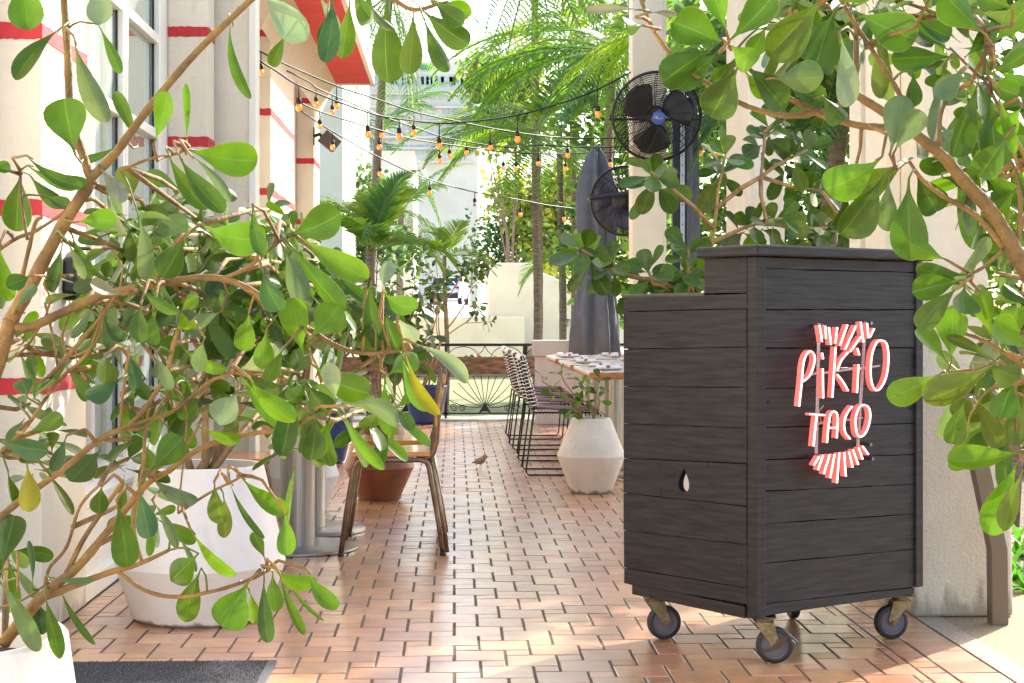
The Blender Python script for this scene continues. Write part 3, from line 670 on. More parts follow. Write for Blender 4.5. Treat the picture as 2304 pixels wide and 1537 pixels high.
for i, px in enumerate((1050, 1063, 1072, 1080, 1092, 1104, 1116, 1133, 1141, 1152, 1166, 1178)):
    red = i in (3, 6, 8); r_ = random.uniform(.022, .036); h_ = r_*random.uniform(1.5, 2.1)
    b = MB(); b.lathe([(r_*.6, 0), (r_, h_*.35), (r_*.92, h_*.7), (r_*.5, h_*.94), (.002, h_)], (0, 0, 0), 20, fn=lambda a, i_, z: 1+.10*math.cos(a*8))
    o = b.build('cactus', CACR if red else CACT, None, smooth=True, loc=None); o.location = (wx(px, RY+.15), RY+.15+random.uniform(-.03, .03), wz(812))
    tag(o, ('small reddish' if red else 'small grey green')+' ball cactus, '+('first second third fourth fifth sixth seventh eighth ninth tenth eleventh twelfth'.split()[i])+' from the left in the plank planter', 'cactus', 'cacti in the plank planter')
# beige block planter behind the tables
b = MB(); c0, c1 = wx(1200, 17.3), wx(1318, 17.3)
blk = thing('concrete_planter', 'pale grey concrete planter with a thick rim behind the dining tables', 'planter', ((c0+c1)/2, 17.2, 0)); hw = (c1-c0)/2
b.box(-hw+.02, hw-.02, -.2, .2, 0, .715); b.build('planter_body', M('pale grey concrete', 'c9c0ba', .8, col2='bab0a9', nscale=5, bump=.1, bscale=50), blk, bevel=.01)
b = MB(); b.box(-hw-.01, hw+.01, -.23, .23, .716, .885); b.build('rim', bpy.data.materials['pale grey concrete'], blk, bevel=.012)
# ------------------------------------------------------------------ wire chairs on the right
WIREM = M('black wire steel', '141416', .4, metal=.4)
CORD = M('off white cord', 'efebe6', .8)
SEATM = M('mauve brown seat pad', '5c4248', .7, col2='6d525a', nscale=9, bump=.3, bscale=150)
def wire_chair(loc, rz, label, group):
    t = thing('wire_chair', label, 'chair', loc, rz, group); w = .235
    def prof(y, o=0):
        return [(.50, y, .45), (.53, y, .43), (.535-.02, y, .2), (.50, y, .03), (.48, y, .008), (.25, y, .007), (.02, y, .008), (0, y, .03), (.03, y, .25), (.06, y, .455)]
    for s in (-1, 1):
        b = MB(); b.tube([V(p) for p in prof(s*w)], .0065, 6)
        b.tube([V((x+.03 if i < 4 else x+.022, y-s*.02, z)) for i, (x, y, z) in enumerate(prof(s*w)) if z > .02][:3], .004, 5)
        b.tube([V((.055, s*(w-.012), .455)), V((.028, s*(w-.012), .25)), V((.004, s*(w-.012), .03))], .005, 5)
        b.build('sled_leg', WIREM, t, smooth=True)
    bk = [V((.06, 0, .48)), V((.03, 0, .6)), V((.0, 0, .72)), V((-.03, 0, .82))]
    b = MB()
    path = [V((bk[0].x, -w, bk[0].z)), V((bk[1].x, -w, bk[1].z)), V((bk[2].x, -w, bk[2].z)), V((bk[3].x, -w, bk[3].z)), V((-.036, -w+.03, .842)), V((-.036, w-.03, .842)),
            V((bk[3].x, w, bk[3].z)), V((bk[2].x, w, bk[2].z)), V((bk[1].x, w, bk[1].z)), V((bk[0].x, w, bk[0].z))]
    b.tube(path, .0075, 6); b.tube([V((p.x+.022, p.y*.93, p.z)) for p in path], .005, 5); b.build('back_frame', WIREM, t, smooth=True)
    b = MB()
    for i in range(1, 12):
        q = -w+.02+i*(2*w-.04)/12; b.tube([V((p.x+.008, q, p.z)) for p in bk]+[V((-.03, q, .84))], .0025, 4)
    for i in range(9):
        t_ = (i+.5)/9; z = .5+.32*t_; x = .057-.088*t_; b.tube([V((x+.008, -w, z)), V((x+.02, 0, z)), V((x+.008, w, z))], .0025, 4)
    b.build('back_grid', WIREM, t)
    b = MB()
    for s in (-1, 1):
        pts = []; N_ = 150
        for i in range(N_):
            u = i/(N_-1); z = .485+.335*u; x = .058-.088*u; a = u*2*math.pi*13
            pts.append(V((x+.012+.022*math.cos(a), s*w+.020*math.sin(a), z+.004*math.sin(a))))
        b.tube(pts, .0036, 5, cap=False)
    pts = []
    for i in range(120): u = i/119; a = u*2*math.pi*16; pts.append(V((-.024+.02*math.cos(a), -w+2*w*u, .835+.018*math.sin(a))))
    b.tube(pts, .0046, 5, cap=False)
    b.build('cord_lacing', CORD, t, smooth=True)
    b = MB()
    n = 10; gd = [[V((.05+.47*i/n, (j/n-.5)*2*(w+.005), .462+.012*abs(j/n-.5)*2+.02*(1-i/n)**2-.006*math.sin(math.pi*i/n))) for j in range(n+1)] for i in range(n+1)]
    base = len(b.v)
    for dz in (0, -.014):
        for i in range(n+1):
            for j in range(n+1): b.v.append(gd[i][j]+V((0, 0, dz)))
    K = (n+1)**2
    for i in range(n):
        for j in range(n):
            q = i*(n+1)+j; b.f.append((q, q+n+1, q+n+2, q+1)); b.f.append((K+q, K+q+1, K+q+n+2, K+q+n+1))
    for i in range(n):
        for (p_, q_) in ((i*(n+1), (i+1)*(n+1)), ((i+1)*(n+1)+n, i*(n+1)+n), (i+1, i), (n*(n+1)+i, n*(n+1)+i+1)): b.f.append((p_, q_, K+q_, K+p_))
    b.build('seat', SEATM, t, smooth=False)
    b = MB(); pts = []
    for i in range(140): u = i/139; a = u*2*math.pi*20; pts.append(V((.06+.45*u, -w-.004, .446+.009*math.sin(a))))
    b.tube(pts, .0022, 4, cap=False); b.tube([V((.06, -w, .447)), V((.5, -w, .447)), V((.5, w, .447)), V((.06, w, .447)), V((.06, -w, .447))], .006, 6)
    b.build('seat_frame', WIREM, t)
    return t
lab = ['nearest black wire chair with white cord lacing at the right tables', 'second nearest black wire chair with white cord lacing',
       'black wire chair with white cord lacing, third along the table row', 'farthest black wire chair with white cord lacing along the table row']
c1 = wire_chair((.50, 11.65, 0), R(1), lab[0], 'wire chairs along the right hand tables')
for i, (x_, y_) in enumerate(((.50, 12.82), (.485, 13.9), (.49, 15.1))): dup(c1, lab[i+1], (x_, y_, 0), R(random.uniform(-2, 2)))
dup(c1, 'black wire chair on the far side of the table beside the closed grey parasol', (2.0, 15.9, 0), R(182))
# ------------------------------------------------------------------ dining tables right
TOPW = M('white painted table slats', 'e4ded8', .35, col2='cfc6bd', nscale=8, bump=.1, bscale=30)
EDGE = wood('brown table edge', '9a6238', 'b8814f', (3, 3, 8), .3, .5)
STEEL = M('brushed stainless steel', 'b5b2ac', .32, metal=.95, col2='8e8b86', nscale=4, stretch=(60, 60, .6), bump=.15, bscale=8)
def round_base(t, x, y, z1, r=.055, rb=.22):
    b = MB(); b.lathe([(r, .021), (r, z1)], (x, y, 0), 32); b.build('column', STEEL, t, auto=40)
    b = MB(); b.lathe([(rb, .004), (rb, .014), (rb-.008, .02), (r+.02, .022)], (x, y, 0), 48); b.build('base_plate', STEEL, t, auto=40)
def din_table(loc, label):
    t = thing('dining_table', label, 'table', loc, 0, 'white slatted dining tables on the right'); n = 7; L_, Wd = 1.5, .78
    for i in range(n):
        x = .0+i*Wd/n; b = MB(); b.box(x+.004, x+Wd/n-.004, 0, L_, .722, .752)
        # rounded slat ends seen from the aisle
        b.build('slat', TOPW, t, bevel=.008)
    b = MB(); b.box(.02, Wd-.02, .012, L_-.012, .70, .7215); b.box(.0, Wd, -.018, -.001, .712, .748); b.build('apron', EDGE, t, bevel=.002)
    for k in range(12): 
        pass
    for yy in (.35, L_-.35): round_base(t, Wd/2, yy, .70)
    return t
tabs = []
TX = .905
for y_, l_ in ((10.85, 'white slatted dining table nearest the host stand set with plates'), (12.65, 'middle white slatted dining table with plates'), (14.55, 'far white slatted dining table near the grey parasol')):
    if not tabs: tabs.append(din_table((TX, y_, 0), l_))
    else: tabs.append(dup(tabs[0], l_, (TX, y_, 0)))
PLM = M('white glazed plate', 'ece8e4', .2); NAP = M('white folded napkin', 'efe9ea', .85, bump=.3, bscale=60); RING = M('tan napkin band', '9c5f33', .6)
plates = []
def plate(x, y):
    t = thing('dinner_plate', 'white plate with a rolled napkin on the right hand tables', 'plate', (x, y, .753), random.uniform(0, 1), 'plates with rolled napkins on the right tables')
    b = MB(); b.lathe([(.07, 0), (.075, .003), (.125, .016), (.13, .019), (.122, .018), (.075, .006), (.001, .005)], (0, 0, 0), 36, capb=False); b.build('dish', PLM, t, smooth=True); return t
def napkin(x, y):
    t = thing('napkin', 'rolled white napkin with a tan band lying on a plate', 'napkin', (x, y, .775), random.uniform(-.6, .6), 'rolled napkins on the plates')
    b = MB(); b.lathe([(.010, -.085), (.014, -.06), (.011, -.02), (.0095, .0), (.012, .03), (.017, .075), (.006, .085)], (0, 0, 0), 14, fn=lambda a, i, z: 1+.15*math.cos(3*a+z*20), M=Matrix.Rotation(R(90), 3, 'Y')); b.build('cloth', NAP, t, smooth=True)
    b = MB(); b.lathe([(.0125, -.012), (.0132, .0), (.0125, .012)], (0, 0, 0), 16, M=Matrix.Rotation(R(90), 3, 'Y')); b.build('band', RING, t, smooth=True); return t
random.seed(21)
P0 = N0 = None
for ty in (10.85, 12.65, 14.55):
    for (dx, dy) in ((.17, .3), (.17, .95), (.6, .35), (.6, 1.0)):
        x_, y_ = TX+dx+random.uniform(-.02, .02), ty+dy+random.uniform(-.04, .04)
        if P0 is None: P0 = plate(x_, y_); N0 = napkin(x_, y_); p_, n_o = P0, N0
        else: p_ = dup(P0, None, (x_, y_, .753)); n_o = dup(N0, None, (x_, y_, .775), random.uniform(-.8, .8))
        w_ = ('near ' if dy < .5 else 'far ')+('aisle' if dx < .4 else 'outer')+' corner of the '+{10.85: 'nearest', 12.65: 'middle', 14.55: 'farthest'}[ty]+' right table'
        p_['label'] = 'white plate on the '+w_; n_o['label'] = 'rolled napkin on the '+w_
# ------------------------------------------------------------------ tables and chairs on the left
def ped_table(x, y, label, top=True):
    t = thing('pedestal_table', label, 'table', (x, y, 0)); round_base(t, 0, 0, .70, .083, .29)
    b = MB(); b.box(-.38, .30, -.02, .02, .70, .715); b.build('top_bracket', STEEL, t)
    b = MB(); b.box(-.40, .26, -.26, .26, .716, .742); b.build('tabletop', TOPW, t, bevel=.006); return t
ga = G(664, 1243); ped_table(ga.x, ga.y+.12, 'brushed steel pedestal table nearest the camera behind the leaves')
gb = G(680, 1200); ped_table(gb.x+.03, gb.y+.10, 'second brushed steel pedestal table just behind the first')
BRONZE = M('worn bronze steel tube', '6e5a48', .35, metal=.85, col2='8f7a62', nscale=16)
SLAT = M('varnished orange wood', 'b8701f', .12, col2='d08a3a', nscale=5, stretch=(2, 12, 12), bump=.05, bscale=20, coat=.8)
def slat_chair(loc, rz, label):
    """faces -x; origin at floor centre of the rear legs"""
    t = thing('slatted_chair', label, 'chair', loc, rz, 'bronze tube chairs with varnished seats'); w = .2
    for s in (-1, 1):
        b = MB(); b.tube([V((.065, s*w, .011)), V((.045, s*w, .15)), V((.0, s*w, .41)), V((-.012, s*w, .437)), V((-.04, s*w, .447)), V((-.30, s*w, .447)), V((-.33, s*w, .44)), V((-.35, s*w, .415)), V((-.385, s*w, .2)), V((-.41, s*w, .011))], .0125, 10)
        b.build('leg_frame', BRONZE, t, smooth=True)
        b = MB(); b.tube([V((.085, s*(w-.03), .011)), V((.06, s*(w-.03), .17)), V((.01, s*(w-.03), .43))], .0115, 10); b.build('inner_leg', BRONZE, t, smooth=True)
        b = MB(); b.tube([V((-.06, s*(w-.028), .452)), V((-.01, s*(w-.028), .452)), V((.02, s*(w-.028), .478)), V((.035, s*(w-.028), .53)), V((.045, s*(w-.028), .70)), V((.075, s*(w-.028), .86))], .013, 10); b.build('back_post', BRONZE, t, smooth=True)
        for x_ in (.065, -.41):
            b = MB(); b.lathe([(.015, 0), (.016, .006), (.014, .016)], (x_, s*w, 0), 12); b.build('foot_cap', DARK, t, smooth=True)
    for i in range(7):
        x = -.345
        y_ = -w-.01+i*(2*w+.02)/7; b = MB(); b.box(-.36, .005, y_+.004, y_+(2*w+.02)/7-.004, .462, .486); b.build('seat_slat', SLAT, t, bevel=.004)
    for i in range(4):
        z = .60+i*.066; b = MB(); b.box(.028+i*.012, .040+i*.012, -w+.01, w-.01, z, z+.052); b.build('back_slat', SLAT, t, bevel=.004)
    return t
gc = G(995, 1250); sc1 = slat_chair((gc.x-.065, gc.y+.2, 0), R(1), 'nearest bronze tube chair with a glossy orange slatted seat')
dup(sc1, 'bronze tube chair with orange slats just beyond the nearest one', (gc.x-.075, gc.y+.92, 0), R(2))
pc = W(420, 1200, 7.35); dup(sc1, 'slatted orange wood chair half hidden behind the large white planter', (pc.x, pc.y, 0), R(184))
# ------------------------------------------------------------------ fans
def fan(center, facing, rad, label, blade_col='121214'):
    t = thing('wall_fan', label, 'fan', center); t.rotation_euler = facing.to_track_quat('Y', 'Z').to_euler()
    cg = MB(); RYm = Matrix.Rotation(R(-90), 3, 'X')   # lathe axis -> +Y
    def ring(r, y, w=.0022, n=44): cg.tube([V((r*math.cos(2*math.pi*k/n), y, r*math.sin(2*math.pi*k/n))) for k in range(n)], w, 4, closed=True)
    prof = lambda q: .085*(1-q**3.2)+.03
    for i in range(22): r = .055+(rad-.06)*i/21; ring(r, prof(r/rad), .0024)
    for k in range(16):
        a = 2*math.pi*k/16; cg.tube([V((r*math.cos(a+.35*(r/rad)), prof(r/rad)+.002, r*math.sin(a+.35*(r/rad)))) for r in [.05+(rad-.05)*i/8 for i in range(9)]], .0028, 4)
    cg.build('front_grille', DARK, t)
    cg = MB()
    for i in range(16): r = .08+(rad-.085)*i/15; ring(r, -prof(r/rad)*.9, .0019)
    for k in range(16):
        a = 2*math.pi*k/16; cg.tube([V((r*math.cos(a), -prof(r/rad)*.9, r*math.sin(a))) for r in [.07+(rad-.07)*i/6 for i in range(7)]], .0028, 4)
    cg.build('rear_grille', DARK, t)
    b = MB(); b.tube([V((rad*math.cos(2*math.pi*k/56), 0, rad*math.sin(2*math.pi*k/56))) for k in range(56)], .012, 8, closed=True)
    b.tube([V(((rad+.002)*math.cos(2*math.pi*k/56), .024, (rad+.002)*math.sin(2*math.pi*k/56))) for k in range(56)], .006, 6, closed=True); b.build('rim', DARK, t, smooth=True)
    BL = M('fan blade plastic', blade_col, .3, spec=.7)
    for k in range(3):
        b = MB(); n = 9; mnn = 7; a0 = 2*math.pi*k/3+.5
        for i in range(n):
            q = i/(n-1); r = .06+(rad*.86-.06)*q; wdt = 1.22*(1-.75*abs(2*q-1)**5)
            for j in range(mnn):
                s_ = (j/(mnn-1)-.5); a = a0+s_*wdt*1.15+.25*q; yv = .055*s_*(1-.3*q)
                b.v.append(V((r*math.cos(a), yv, r*math.sin(a))))
        for i in range(n-1):
            for j in range(mnn-1): q = i*mnn+j; b.f.append((q, q+1, q+mnn+1, q+mnn))
        o = b.build('blade', BL, t, smooth=True); m = o.modifiers.new('s', 'SOLIDIFY'); m.thickness = .004
    b = MB(); b.lathe([(.0, -.16), (.05, -.155), (.075, -.13), (.08, -.05), (.06, -.03), (.05, .03), (.03, .04), (0, .04)], (0, 0, 0), 24, M=RYm, capb=False); b.build('motor', DARK, t, auto=35)
    b = MB(); b.lathe([(.052, .108), (.055, .118), (.05, .124), (.0, .126)], (0, 0, 0), 28, M=RYm, capb=False); o = b.build('badge', M('blue grille badge', '3d5fa8', .3), t, smooth=True)
    b = MB(); b.tube([V((x, .1275, z)) for x, z in ((.034, .008), (.018, -.004), (.005, .002), (.012, .014), (.022, .012), (.008, -.006), (-.004, -.008), (-.012, -.002), (-.018, -.008), (-.026, -.002), (-.034, -.006))], .0018, 4); b.build('badge_mark', FRAME, o)
    return t
fc = W(1478, 262, 12.95); look = (V((0, 0, H))-fc).normalized()
f1 = fan(fc, (look+V((.12, 0, -.1))).normalized(), .352, 'upper black wall fan with a blue centre badge facing the camera')
def bracket(p0, p1, label, arms):
    b = MB()
    for a in arms: b.tube(a, .014, 8)
    return tag(b.build('fan_bracket', DARK, None, smooth=True, loc=p0), label, 'bracket')
cfw = V((1.52, 13.16, fc.z)); bk_ = fc-(look)*.14
bb = MB(); bb.tube([bk_, (bk_+cfw)/2, cfw], .02, 8); bb.tube([fc+V((-.365, .02, 0)), fc+V((-.37, .19, 0)), fc+V((0, .21, 0)), fc+V((.37, .19, 0)), fc+V((.365, .02, 0))], .012, 6)
for p in bb.v: p -= fc
tag(bb.build('fan_bracket', DARK, None, loc=None), 'black yoke bracket carrying the upper fan', 'bracket').location = fc
fc2 = W(1404, 452, 14.25)
f2 = fan(fc2, V((.35, .95, .05)).normalized(), .30, 'lower black wall fan turned away behind the column', '20284e')
bb = MB(); a_ = W(1328, 447, 14.05); c_ = W(1440, 432, 14.0); n_ = 6
bb.tube([a_+V((0, .2, 0)), a_, c_, V((1.55, 13.6, c_.z)), V((1.55, 13.45, c_.z))], .02, 4)
tag(bb.build('fan_bracket', DARK, None, loc=None), 'flat black arm holding the lower fan to the column', 'bracket')
# ------------------------------------------------------------------ speaker
sp_ = W(741, 318, 16.3); t = thing('loudspeaker', 'tilted dark grey loudspeaker mounted on the last red banded pilaster', 'speaker', sp_)
t.rotation_euler = (R(8), R(38), R(15)); SPK = M('dark grey speaker plastic', '4a4440', .6, bump=.2, bscale=200)
b = MB(); b.prism([(-.09, -.085), (.09, -.1), (.09, .1), (-.09, .085)], lambda u, v, q: V((u, v, q)), -.07, .075); b.build('cabinet', SPK, t, bevel=.008)
b = MB(); b.box(-.085, .085, -.106, -.101, -.065, .07); b.build('grille', M('speaker grille cloth', '5c544e', .8, bump=.4, bscale=300), t, bevel=.002)
q_ = MB(); q_.tube([V((-1.42, sp_.y+.1, sp_.z+.06)), V((-1.36, sp_.y+.08, sp_.z+.08)), sp_+V((-.04, .03, .02))], .018, 8); q_.box(-1.42, -1.408, sp_.y+.06, sp_.y+.14, sp_.z-.03, sp_.z+.15)
tag(q_.build('speaker_bracket', DARK), 'small black wall bracket carrying the tilted loudspeaker', 'bracket')
# ------------------------------------------------------------------ wall alarm + notice at far left
wb = thing('wall_alarm', 'black curved wall device with a small white notice on the left wall', 'wall device', (-1.6, 6.9, 0))
def wl(px, py, x=-1.6): 
    k = (px-CX)/F; d = x/(k*CT+ST); return V((x, -k*d*ST+d*CT, H-(py-HY)/F*d))
ctr = wl(160, 625, -1.419); wb.location = ctr
b = MB(); b.prism([(-.14, .07), (-.05, .10), (.05, .09), (.06, .03), (-.02, .0), (-.03, -.06), (-.12, -.09), (-.16, -.05)], lambda u, v, q: V((q, u*.9, v)), 0, .05); b.build('housing', DARK, wb, bevel=.012)
b = MB(); b.box(.0, .03, .08, .20, -.07, .07); b.build('cover_plate', FRAME, wb, bevel=.003)
for i in range(5):
    b = MB(); b.box(.0301, .031, .10, .18-.02*(i % 2), .04-.018*i, .045-.018*i); b.build('notice_text', DARK, wb)
# ------------------------------------------------------------------ closed parasols
FAB = M('slate grey canvas', '585b64', .85, col2='696c75', nscale=5, bump=.35, bscale=240)
up = W(1342, 800, 17.0)
um = thing('closed_parasol', 'tall closed slate grey parasol standing behind the dining tables', 'parasol', (up.x, up.y, 0))
ppm = F/17.0; zf = lambda y: H-(y-HY)/ppm
def folds(seed, amp, k=7):
    rr = random.Random(seed); ph = [rr.uniform(0, 6.28) for _ in range(4)]
    return lambda a, i, z: 1+amp*(math.cos(k*a+ph[0]+z*1.3)*.6+math.cos((k-3)*a+ph[1]-z*2)*.4+math.cos(13*a+ph[2])*.18)
b = MB(); pr = [(.02, zf(336)), (.06, zf(340)), (.10, zf(352)), (.15, zf(385)), (.20, zf(430)), (.215, zf(480)), (.205, zf(540)), (.19, zf(590)), (.165, zf(625)), (.17, zf(632)), (.20, zf(660)), (.225, zf(700)), (.245, zf(750)), (.25, zf(798)), (.22, zf(800)), (.16, zf(760))]
b.lathe([(r*.92, z) for r, z in reversed(pr)], (0, 0, 0), 110, fn=folds(4, .27), capb=False); b.build('canopy', FAB, um, smooth=True)
b = MB(); b.lathe([(.165, zf(632)), (.178, zf(628)), (.165, zf(620))], (0, 0, 0), 60, fn=folds(4, .1)); b.build('strap', FAB, um)
b = MB(); b.tube([V((0, 0, .02)), V((0, 0, zf(336)+.03))], .024, 12); b.build('pole', STEEL, um, smooth=True)
b = MB(); b.box(-.26, .26, -.26, .26, 0, .06); b.build('base', M('grey parasol base', '4a4a4c', .7), um, bevel=.01)
b = MB(); b.lathe([(.05, zf(334)), (.055, zf(340)), (.04, zf(328)), (.0, zf(326))], (0, 0, 0), 16, capb=False); b.build('cap', FAB, um)
u2 = W(1542, 600, 14.0); ppm2 = F/14.0; z2f = lambda y: H-(y-HY)/ppm2
um2 = thing('cantilever_parasol', 'closed cantilever parasol with a dark post and slotted aluminium track beside the fans', 'parasol', (u2.x, u2.y, 0))
b = MB(); b.box(-.115, -.055, -.05, .05, .05, 3.3); b.build('post', M('anthracite post', '252a35', .4, metal=.4), um2, bevel=.006)
ALU = M('slotted aluminium', '9fa0a4', .35, metal=.8)
b = MB(); b.box(-.054, -.012, -.06, .02, .3, 3.25); b.build('track', ALU, um2, bevel=.003)
for i in range(24):
    b = MB(); b.lathe([(.006, -.002), (.006, .001)], (-.033, -.061, .9+i*.085), 10, M=Matrix.Rotation(R(90), 3, 'X')); b.build('slot_hole', DARK, um2)
b = MB(); b.lathe([(.05, .75), (.075, .9), (.08, 1.3), (.075, 2.0), (.07, 2.6), (.05, 3.0), (.02, 3.2)], (.045, .02, 0), 80, fn=folds(9, .2, 9)); b.build('canopy', FAB, um2, smooth=True)
b = MB(); b.box(-.35, .35, -.3, .3, 0, .05); b.build('base', DARK, um2)
# ------------------------------------------------------------------ string lights
BULB = M('amber glass bulb', 'f08030', .1, trans=.3, emis='ff4e08', estr=.5)
FIL = M('glowing filament', 'ffb050', .4, emis='ff9a38', estr=5)
DEAD = M('unlit glass bulb', 'b98a70', .1, trans=.6)
BLK = M('black rubber cable', '1a1a1c', .6)
def string(name_lab, pts, bulbs, r=.007, bs=1.0):
    """pts: (px,py,d); bulbs: (px, socket y, bulb y centre, lit)"""
    P = [W(*p) for p in pts]; t = thing('string_lights', name_lab, 'string lights', P[0], 0, 'strings of amber bulbs over the terrace')
    def cr(P):
        out = []
        for i in range(len(P)-1):
            p0, p1, p2, p3 = P[max(i-1, 0)], P[i], P[i+1], P[min(i+2, len(P)-1)]
            for k in range(8):
                u = k/8; out.append(.5*((2*p1)+(p2-p0)*u+(2*p0-5*p1+4*p2-p3)*u*u+(3*p1-p0-3*p2+p3)*u**3))
        return out+[P[-1]]
    c = cr(P); b = MB(); b.tube([p-P[0] for p in c], r, 5); b.build('cable', BLK, t, smooth=True)
    for (px, y0, y1, lit) in bulbs:
        # depth from cable by px
        bd = None
        for i in range(len(pts)-1):
            a, e = pts[i], pts[i+1]
            if a[0] <= px <= e[0]: u = (px-a[0])/(e[0]-a[0]+1e-6); bd = a[2]+(e[2]-a[2])*u; cy = a[1]+(e[1]-a[1])*u
        if bd is None: bd = pts[-1][2]; cy = y0-12
        q = W(px, y1, bd)-P[0]; h = bd/F   # metres per px
        s = 1.0*bs*.0048*4  # bulb half size
        top = W(px, cy, bd)-P[0]
        br = .021*bs; zc = q.z
        b = MB(); b.tube([V((q.x, q.y, top.z)), V((q.x, q.y, zc+br*2.6))], .0045, 5); b.lathe([(.009, zc+br*2.9), (.016, zc+br*2.5), (.018, zc+br*1.1), (.014, zc+br*.9)], (q.x, q.y, 0), 12); b.build('socket', BLK, t, smooth=True)
        b = MB(); b.lathe([(.011, zc+br*1.1), (.017, zc+br*.6), (br, zc), (br*.98, zc-br*.4), (br*.72, zc-br*.95), (br*.3, zc-br*1.25), (.0005, zc-br*1.32)], (q.x, q.y, 0), 14, capb=False); o = b.build('bulb', BULB if lit else DEAD, t, smooth=True)
        if lit:
            b = MB(); b.tube([V((q.x+.006*math.cos(k*2.2), q.y+.006*math.sin(k*2.2), zc+br*.7-k*br*.14)) for k in range(11)], .0022, 4); b.build('filament', FIL, o)
def z1p(x, y, d): return (560+x*.3038, y*.3038, d)
def z3p(x, y, d): return (1100+x*.3038, y*.3038, d)
def b1(x, y, lit=1): return (560+x*.3038, y*.3038-14, y*.3038, lit)
def b3(x, y, lit=1): return (1100+x*.3038, y*.3038-14, y*.3038, lit)
string('uppermost string of amber bulbs running from the left wall past the upper fan', [z1p(-20, 330, 11.6), z1p(90, 385, 11.8), z1p(300, 490, 12.1), z1p(655, 640, 12.5), z1p(900, 720, 12.8), z1p(1230, 830, 13.2), z1p(1500, 890, 13.6), z1p(1790, 950, 14), z1p(2110, 1000, 14.5), z3p(575, 1020, 15), z3p(960, 1022, 15.5), z3p(1500, 975, 16), z3p(2000, 930, 16.5)],
       [b1(90, 535), b1(650, 785), b1(1222, 980), b1(1787, 1093), b3(582, 1150), b3(1570, 1130), b3(1692, 1125)])
string('string of bulbs sagging up to the fan column on the right', [z1p(-20, 390, 10.6), z1p(200, 525, 10.9), z1p(395, 645, 11.1), z1p(870, 830, 11.6), z1p(1120, 882, 11.9), z1p(1410, 912, 12.2), z1p(1600, 905, 12.3), z1p(1980, 855, 12.6), z3p(550, 760, 12.8), z3p(790, 670, 12.9), z3p(1050, 535, 13.1)],
       [b1(370, 795), b1(880, 995), b1(1113, 1010), b1(1410, 1080), b1(1990, 1030), b3(807, 845)], bs=1.08)
string('short string with a black connector starting in mid air by the red soffit', [z1p(280, 525, 13.2), z1p(450, 610, 13.4), z1p(510, 655, 13.5), z1p(770, 770, 14), z1p(980, 860, 14.4), z1p(1250, 950, 15), z1p(1480, 1025, 15.4), z1p(1900, 1090, 16), z3p(365, 1075, 16.5), z3p(905, 1090, 17), z3p(1500, 1000, 17.5), z3p(2100, 960, 18)],
       [b1(497, 770), b1(618, 830), b1(983, 1000), b1(1485, 1155), b1(1612, 1130), b3(365, 1210), b3(900, 1215), b3(2190, 975)])
string('lower string of bulbs crossing in front of the palms', [z1p(390, 765, 13), z1p(535, 830, 13.3), z1p(850, 930, 13.8), z1p(1190, 1025, 14.5), z1p(1400, 1060, 15), z1p(1700, 1100, 15.6), z1p(1890, 1125, 16), z1p(2140, 1138, 16.4), z3p(565, 1138, 17), z3p(1040, 1125, 17.4)],
       [b1(525, 938), b1(965, 1088), b1(1412, 1190), b1(1885, 1245), b1(1978, 1248), b3(567, 1250), b3(715, 1272)])
string('lowest dropping string of bulbs with one unlit bulb', [z1p(390, 825, 13), z1p(620, 975, 13.8), z1p(970, 1170, 15), z1p(1335, 1330, 16.3), z1p(1680, 1425, 17.2), (1160, 448, 18), (1235, 462, 18.8), (1300, 470, 19.5)],
       [b1(620, 1090), b1(970, 1285), b1(1340, 1425), (1068, 446, 459, 0), (1171, 468, 482, 1), (1269, 478, 492, 1)])
# ------------------------------------------------------------------ sparrow
sb = G(1080, 1054); b = MB()
rx = Matrix.Rotation(R(90), 3, 'Y')
sp = [(-.062, .040, .002), (-.045, .042, .007), (-.03, .045, .010), (-.018, .047, .018), (0, .050, .024), (.016, .055, .024), (.026, .066, .018), (.034, .075, .0165), (.042, .077, .015), (.050, .075, .008), (.054, .074, .003), (.062, .073, .0008)]
b.tube([V((x, 0, z)) for x, z, r in sp], [r for x, z, r in sp], 12)
for s in (-1, 1):
    b.tube([V((.002, s*.008, .034)), V((.006, s*.010, .02)), V((0, s*.011, .002)), V((.012, s*.012, .001))], [.004, .002, .0012, .001], 5)
for p in b.v: p *= 1.12
bird = b.build('sparrow', M('mottled brown plumage', '6b4c36', .9, col2='b39a7e', nscale=90, bump=.4, bscale=200), None, smooth=True)
bird.location = sb; bird.rotation_euler = (0, 0, R(25)); tag(bird, 'small brown sparrow hopping on the tiles in the aisle', 'bird')
# ------------------------------------------------------------------ beyond the terrace : walls, buildings, car
WW = M('warm white wall', 'f2e8d6', .8, col2='e8dcc8', nscale=1.5, bump=.05, bscale=20)  # warm off-white base for the garden walls and far houses
def pz(px, py, d): return W(px, py, d)
b = MB(); a, c = W(960, 713, 33.4), W(1180, 713, 33.4); b.box(a.x-14, c.x, 33.3, 33.6, -.1, a.z)
tag(b.build('garden_wall', WW, bevel=.02), 'low white wall across the lawn left of the palm trunk', 'wall')
b = MB(); q = [W(x, y, 34.2) for x, y in ((1100, 775), (1100, 628), (1106, 605), (1118, 592), (1193, 592), (1222, 615), (1300, 650), (1460, 690), (1460, 775))]
b.prism([(p.x, p.z) for p in q], lambda u, v, t: V((u, t, v)), 34.0, 36.0)
wt = b.build('gable_wall', WW, bevel=.03); tag(wt, 'tall angular white wall with a clipped corner beyond the lawn', 'wall')
LET = M('grey metal letters', '8d97a3', .5, metal=.5)
b = MB()
